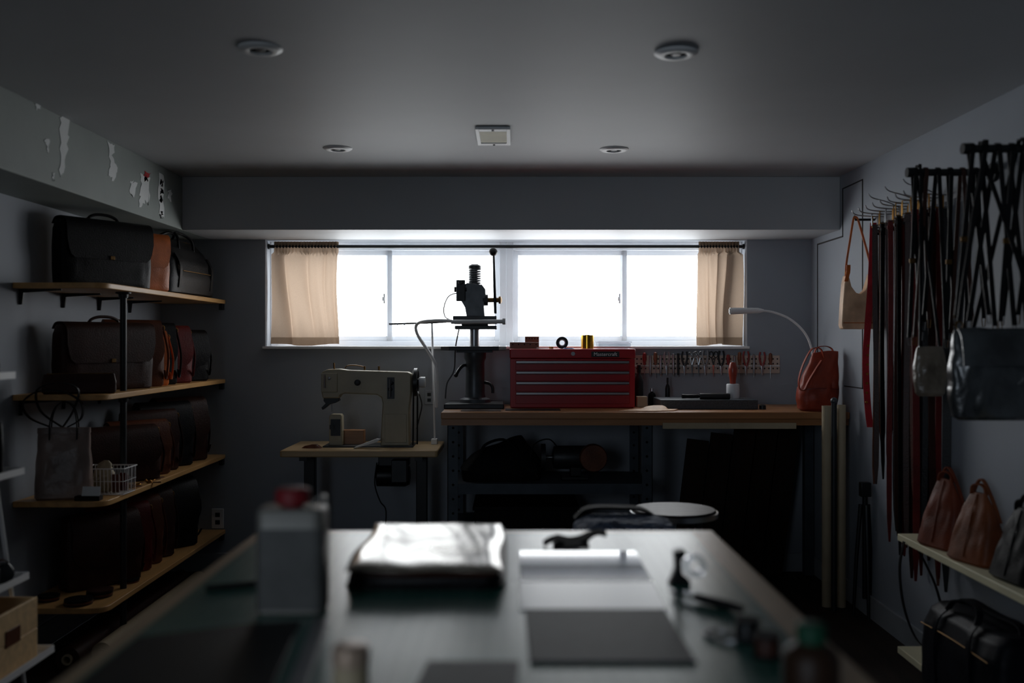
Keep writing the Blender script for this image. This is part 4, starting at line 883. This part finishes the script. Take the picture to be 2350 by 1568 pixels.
MB().ribbon(sm([(1.567,3.98,.56),(1.55,3.98,.45),(1.56,3.96,.3),(1.60,3.93,.18),(1.66,3.90,.15),(1.69,3.9,.25),(1.66,3.9,.4),(1.60,3.93,.545)],6),.018,.004,(0,1,0)).build('strap',l_black,r)
# ------------------------------------------------------------ stools
def stool(x,y,zs,rad,label):
    r=root('round_stool',label,'stool',(x,y,0))
    MB().lathe([(.01,zs-.03),(rad*.94,zs-.03),(rad,zs-.022),(rad,zs-.006),(rad*.97,zs),(.01,zs+.001)],(x,y,0),'z',48).build('seat',m_stooltop,r)
    MB().lathe([(rad+.0005,zs-.026),(rad+.006,zs-.026),(rad+.006,zs-.008),(rad+.0005,zs-.008)],(x,y,0),'z',48,True).build('seat_band',m_steel,r)
    for k in range(4):
        a=PI/4+k*PI/2; MB().tube([(x+rad*.7*math.cos(a),y+rad*.7*math.sin(a),zs-.03),(x+rad*1.15*math.cos(a),y+rad*1.15*math.sin(a),.005)],.013,10).build('leg',m_black,r)
    MB().tube(ringpts((x,y,.27),rad,'z',32),.008,8,True).build('foot_ring',m_black,r)
stool(X(1546,3.6),3.6,.755,.152,'round wooden stool with metal band standing behind the work table')
stool(X(1430,3.0),3.0,.745,.14,'round stool under the quilted cushion close to the work table')
cxs=X(1430,3.0); cys=3.0
r=root('quilted_cushion','dark blue grey quilted fabric folded on the nearer stool','cushion',(cxs,cys,.7465))
MB().soft([(.7465,.27,.24,cxs,cys,5),(.755,.295,.26,cxs,cys,5),(.79,.295,.26,cxs,cys,5),(.815,.28,.24,cxs,cys,4),(.828,.22,.18,cxs,cys,4)],60,50,.005,4,1).build('pad',m_quilt,r)
MB().ribbon(sm([(cxs-.14,cys+.09,.81),(cxs-.1,cys+.09,.842),(cxs,cys+.09,.845),(cxs+.07,cys+.09,.838),(cxs+.13,cys+.09,.80)],5),.06,.008,(0,1,0)).build('folded_edge',m_blackm,r)
# ------------------------------------------------------------ foreground table
zt=.9
r=root('cutting_table','large work table with pale wood edge in the foreground','table',(-.065,1.5,0))
MB().box(-.62,.49,.6,2.43,zt-.04,zt).build('table_top',m_tablewood,r,bev=.006)
for x in (-.56,.43):
    for y in (.68,2.35): MB().box(x-.035,x+.035,y-.035,y+.035,0,zt-.04).build('leg',m_tablewood,r,bev=.004)
MB().box(-.56,.43,2.34,2.36,zt-.13,zt-.04).build('apron',m_tablewood,r); MB().box(-.56,.43,.67,.69,zt-.13,zt-.04).build('apron',m_tablewood,r)
MB().box(-.57,-.55,.7,2.33,zt-.13,zt-.04).build('apron',m_tablewood,r); MB().box(.42,.44,.7,2.33,zt-.13,zt-.04).build('apron',m_tablewood,r)
tag(MB().box(-.585,.43,.66,2.375,zt,zt+.003).build('cutting_mat',m_mat,bev=.001),'large green gridded cutting mat covering the work table','cutting mat')
z0=zt+.003
x=X(670,1.68); r=root('solvent_tin','tall rectangular grey solvent tin with a red cap on the work table','tin',(x,1.69,z0))
MB().loft([(z0,.104,.062,x,1.69,9),(z0+.004,.111,.07,x,1.69,9),(z0+.172,.111,.07,x,1.69,9),(z0+.177,.104,.063,x,1.69,9)],60).build('body',m_tin,r)
MB().loft([(z0+.01,.1125,.0712,x,1.69,9),(z0+.145,.1125,.0712,x,1.69,9)],60).build('label_wrap',m_label,r)
MB().lathe([(.01,0),(.017,0),(.017,.004),(.027,.005),(.030,.008),(.029,.028),(.025,.031),(.005,.031)],(x,1.69,z0+.177),'z',30).build('cap',m_redcap,r)
MB().ribbon(sm([(x+.03,1.69,z0+.178),(x+.04,1.69,z0+.19),(x+.052,1.69,z0+.195),(x+.056,1.69,z0+.18)],4),.018,.002,(0,1,0)).build('handle',m_tin,r)
random.seed(31)
labs=['bottom black folded leather sheet of the stack on the mat','second folded leather sheet in the stack on the mat','third folded leather sheet in the stack on the mat']
zc=z0
for i in range(3):
    o=MB().loft([(zc,.285,.47,-.165,2.07,10),(zc+.002,.30-.005*i,.485-.01*i,-.163,2.065,10),(zc+.009,.30-.005*i,.485-.01*i,-.160,2.065,10),(zc+.0105,.29,.475,-.16,2.065,10)],60,.006).build('leather_sheet',[l_black,l_black,l_dkbrown][i])
    tag(o,labs[i],'leather sheet','stack of leather sheets'); zc+=.011
nx,ny=40,48; v=[];f=[]
for top in (1,0):
    for j in range(ny+1):
        for i in range(nx+1):
            u=i/nx-.5; w=j/ny-.5
            hgt=.0012*math.sin(u*7+w*3)+.0010*math.sin(w*9+u*4)+.0008*abs(math.sin(u*14+w*5))
            e=1-max(abs(u)*2,abs(w)*2)**14
            zq=zc+.002+(.005+hgt)*e*top
            v.append((-.167+u*.29+.004*math.sin(w*9),2.07+w*.48+.004*math.sin(u*12),zq if top else zc+.0005))
n1=(nx+1)*(ny+1)
for j in range(ny):
    for i in range(nx):
        a=j*(nx+1)+i; f.append((a,a+1,a+nx+2,a+nx+1)); f.append((n1+a+nx+1,n1+a+nx+2,n1+a+1,n1+a))
for i in range(nx):
    f.append((i,n1+i,n1+i+1,i+1)); a=ny*(nx+1)+i; f.append((a+1,n1+a+1,n1+a,a))
for j in range(ny):
    a=j*(nx+1); f.append((a+nx+1,n1+a+nx+1,n1+a,a)); a+=nx; f.append((a,n1+a,n1+a+nx+1,a+nx+1))
tag(MB().add(v,f).build('leather_sheet',m_foil,ang=60),'shiny creased pale sheet topping the leather stack','leather sheet','stack of leather sheets')
tag(MB().box(.02,.26,2.125,2.14,z0,z0+.0036).build('wooden_strip',m_blackm),'thin dark strip under the far edge of the glossy sheet','strip')
tag(MB().prism([(1.885,z0+.0004),(1.885,z0+.0030),(2.14,z0+.0068),(2.14,z0+.0041)],'x',.015,.265).build('acrylic_sheet',m_acry),'glossy clear sheet on the mat reflecting the window','acrylic sheet')
tag(MB().prism([(.014,1.69),(.263,1.69),(.266,1.883),(.014,1.883)],'z',z0,z0+.003).build('satin_card',m_satin,bev=.0008),'pale satin card between the glossy sheet and the dark board','card')
tag(MB().prism([(.025,1.41),(.262,1.41),(.258,1.687),(.022,1.687)],'z',z0,z0+.004).build('grey_board',m_dsheet,bev=.001),'matte dark grey board in front of the pale card','board')
xs=X(1318,2.24); ys=2.24
r=root('leather_offcut','curled black leather offcut beyond the glossy sheet near the table end','leather scrap',(xs,ys,z0))
MB().ribbon(sm([(xs-.07,ys-.02,z0+.006),(xs-.045,ys-.01,z0+.016),(xs-.01,ys,z0+.008),(xs+.02,ys,z0+.014),(xs+.05,ys+.01,z0+.026),(xs+.072,ys+.01,z0+.022)],5),[.03]*6+[.05]*12+[.035]*8,.006,(0,1,.1)).build('strip',m_blackm,r)
MB().ribbon(sm([(xs-.05,ys-.04,z0+.005),(xs,ys-.04,z0+.008),(xs+.03,ys-.025,z0+.006)],5),.04,.005,(0,1,.1)).build('tail',m_blackm,r)
x=X(1560,1.88); y=1.88
r=root('tape_dispenser','small black tape dispenser standing on the mat at the right','tape dispenser',(x,y,z0))
MB().prism([(x-.022,z0),(x+.02,z0),(x+.018,z0+.008),(x+.004,z0+.018),(x+.002,z0+.045),(x+.012,z0+.058),(x+.006,z0+.066),(x-.012,z0+.062),(x-.010,z0+.03),(x-.016,z0+.012)],'y',y-.012,y+.012).build('body',m_black,r,bev=.002)
MB().lathe([(.011,y-.009),(.022,y-.009),(.022,y+.009),(.011,y+.009)],(x+.028,0,z0+.034),'y',26,True).build('tape',m_clear,r)
r=root('craft_knife','dark handled craft knife lying across the right of the mat','knife',(.335,1.72,z0))
p0=Vector((.285,1.79,z0+.009)); p1=Vector((.385,1.665,z0+.009)); d=(p1-p0)
MB().tube([p0+d*.35,p0+d*.45,p0+d*.8,p1],[.006,.008,.009,.006],12).build('handle',m_black,r)
MB().ribbon([p0,p0+d*.36],[.004,.010],.002,(0,0,1)).build('blade',m_blade,r)
for i,(px,D_,mm) in enumerate(((1715,1.52,m_black),(1760,1.44,l_dkbrown))):
    x=X(px,D_); r=root('thread_spool',['black','dark brown'][i]+' thread spool near the right edge of the mat','spool',(x,D_,z0),0)
    MB().lathe([(.008,0),(.020,0),(.020,.003),(.014,.004),(.014,.030),(.020,.031),(.020,.034),(.008,.034)],(x,D_,z0),'z',24).build('reel',m_blackm,r)
    MB().lathe([(.0142,.005),(.018,.006),(.0185,.017),(.018,.028),(.0142,.029)],(x,D_,z0),'z',24,True).build('thread',mm,r)
tag(MB().tube(sm([(.30,1.55,z0+.004),(.33,1.56,z0+.004),(.35,1.53,z0+.004),(.335,1.50,z0+.004),(.31,1.52,z0+.004)],4,True),.0028,6,True).build('key_ring',m_steel),'bright steel ring beside the thread spools','ring')
x=X(1862,1.27); y=1.27
r=root('glue_bottle','amber glue bottle with a green cap at the near right corner','bottle',(x,y,z0))
MB().lathe([(.01,0),(.034,0),(.036,.004),(.036,.055),(.03,.066),(.016,.074),(.016,.08),(.01,.08)],(x,y,z0),'z',32).build('body',m_amber,r)
MB().lathe([(.005,.074),(.0185,.074),(.019,.078),(.018,.096),(.015,.098),(.002,.098)],(x,y,z0),'z',26).build('cap',m_greencap,r)
x=X(806,1.27)
r=root('glue_jar','small pale capped jar at the near middle of the mat','jar',(x,1.27,z0))
MB().lathe([(.01,0),(.022,0),(.023,.003),(.023,.045),(.01,.046)],(x,1.27,z0),'z',28).build('body',m_tube,r)
MB().lathe([(.005,.046),(.024,.046),(.0245,.05),(.0235,.068),(.02,.07),(.002,.07)],(x,1.27,z0),'z',28).build('lid',m_copper,r)
tag(MB().prism([(-.575,1.53),(-.43,1.60),(-.345,1.62),(-.30,1.15),(-.575,1.10)],'z',z0,z0+.003).build('leather_piece',l_black,bev=.0005),'black leather piece at the near left corner of the mat','leather')
tag(MB().prism([(-.325,1.64),(-.30,1.64),(-.255,1.12),(-.28,1.12)],'z',z0,z0+.0025).build('steel_ruler',m_steel),'narrow steel ruler beside the black leather piece','ruler')
r=root('marking_pen','thin dark pen lying left of the solvent tin','pen',(-.50,1.84,z0))
MB().cyl((-.56,1.82,z0+.006),(-.46,1.86,z0+.006),.0055,n=12).build('barrel',m_black,r); MB().cyl((-.46,1.86,z0+.006),(-.445,1.866,z0+.006),.005,.001,12).build('tip',m_steel,r)
tag(MB().prism([(-.14,1.15),(.0,1.15),(.01,1.42),(-.12,1.42)],'z',z0,z0+.0012).build('paper_sheet',m_dsheet),'thin grey sheet in the near middle of the mat','paper')
# ------------------------------------------------------------ world, lights, camera
w=bpy.data.worlds.new('sky'); bpy.context.scene.world=w; w.use_nodes=True
bg=w.node_tree.nodes['Background']; bg.inputs[0].default_value=(.95,.98,1,1); bg.inputs[1].default_value=7.0
def area(name,loc,rot,sx,sy,p,col,portal=False):
    l=bpy.data.lights.new(name,'AREA'); l.shape='RECTANGLE'; l.size=sx; l.size_y=sy; l.energy=p; l.color=col
    o=bpy.data.objects.new(name,l); C.objects.link(o); o.location=loc; o.rotation_euler=rot
    if portal: l.cycles.is_portal=True
    return o
area('window_portal',(-.035,6.12,1.645),(-PI/2,0,0),2.85,.64,1,(1,1,1),True)
dl=area('doorway_light',(-1.5,-1.6,1.5),(0,0,0),.9,1.4,5.5,(.74,.86,1))
dl.rotation_euler=(Vector((1.9,3.6,1.2))-Vector((-1.5,-1.6,1.5))).to_track_quat('-Z','Y').to_euler(); dl.data.spread=math.radians(80)
cam=bpy.data.cameras.new('camera'); co=bpy.data.objects.new('camera',cam); C.objects.link(co)
co.location=(0,0,EYE); co.rotation_euler=(PI/2,0,0)
cam.lens=35; cam.sensor_width=36; cam.clip_start=.05
cam.dof.use_dof=True; cam.dof.focus_distance=5.4; cam.dof.aperture_fstop=1.6
bpy.context.scene.camera=co
vs=bpy.context.scene.view_settings
vs.view_transform='Standard'; vs.look='None'; vs.exposure=0
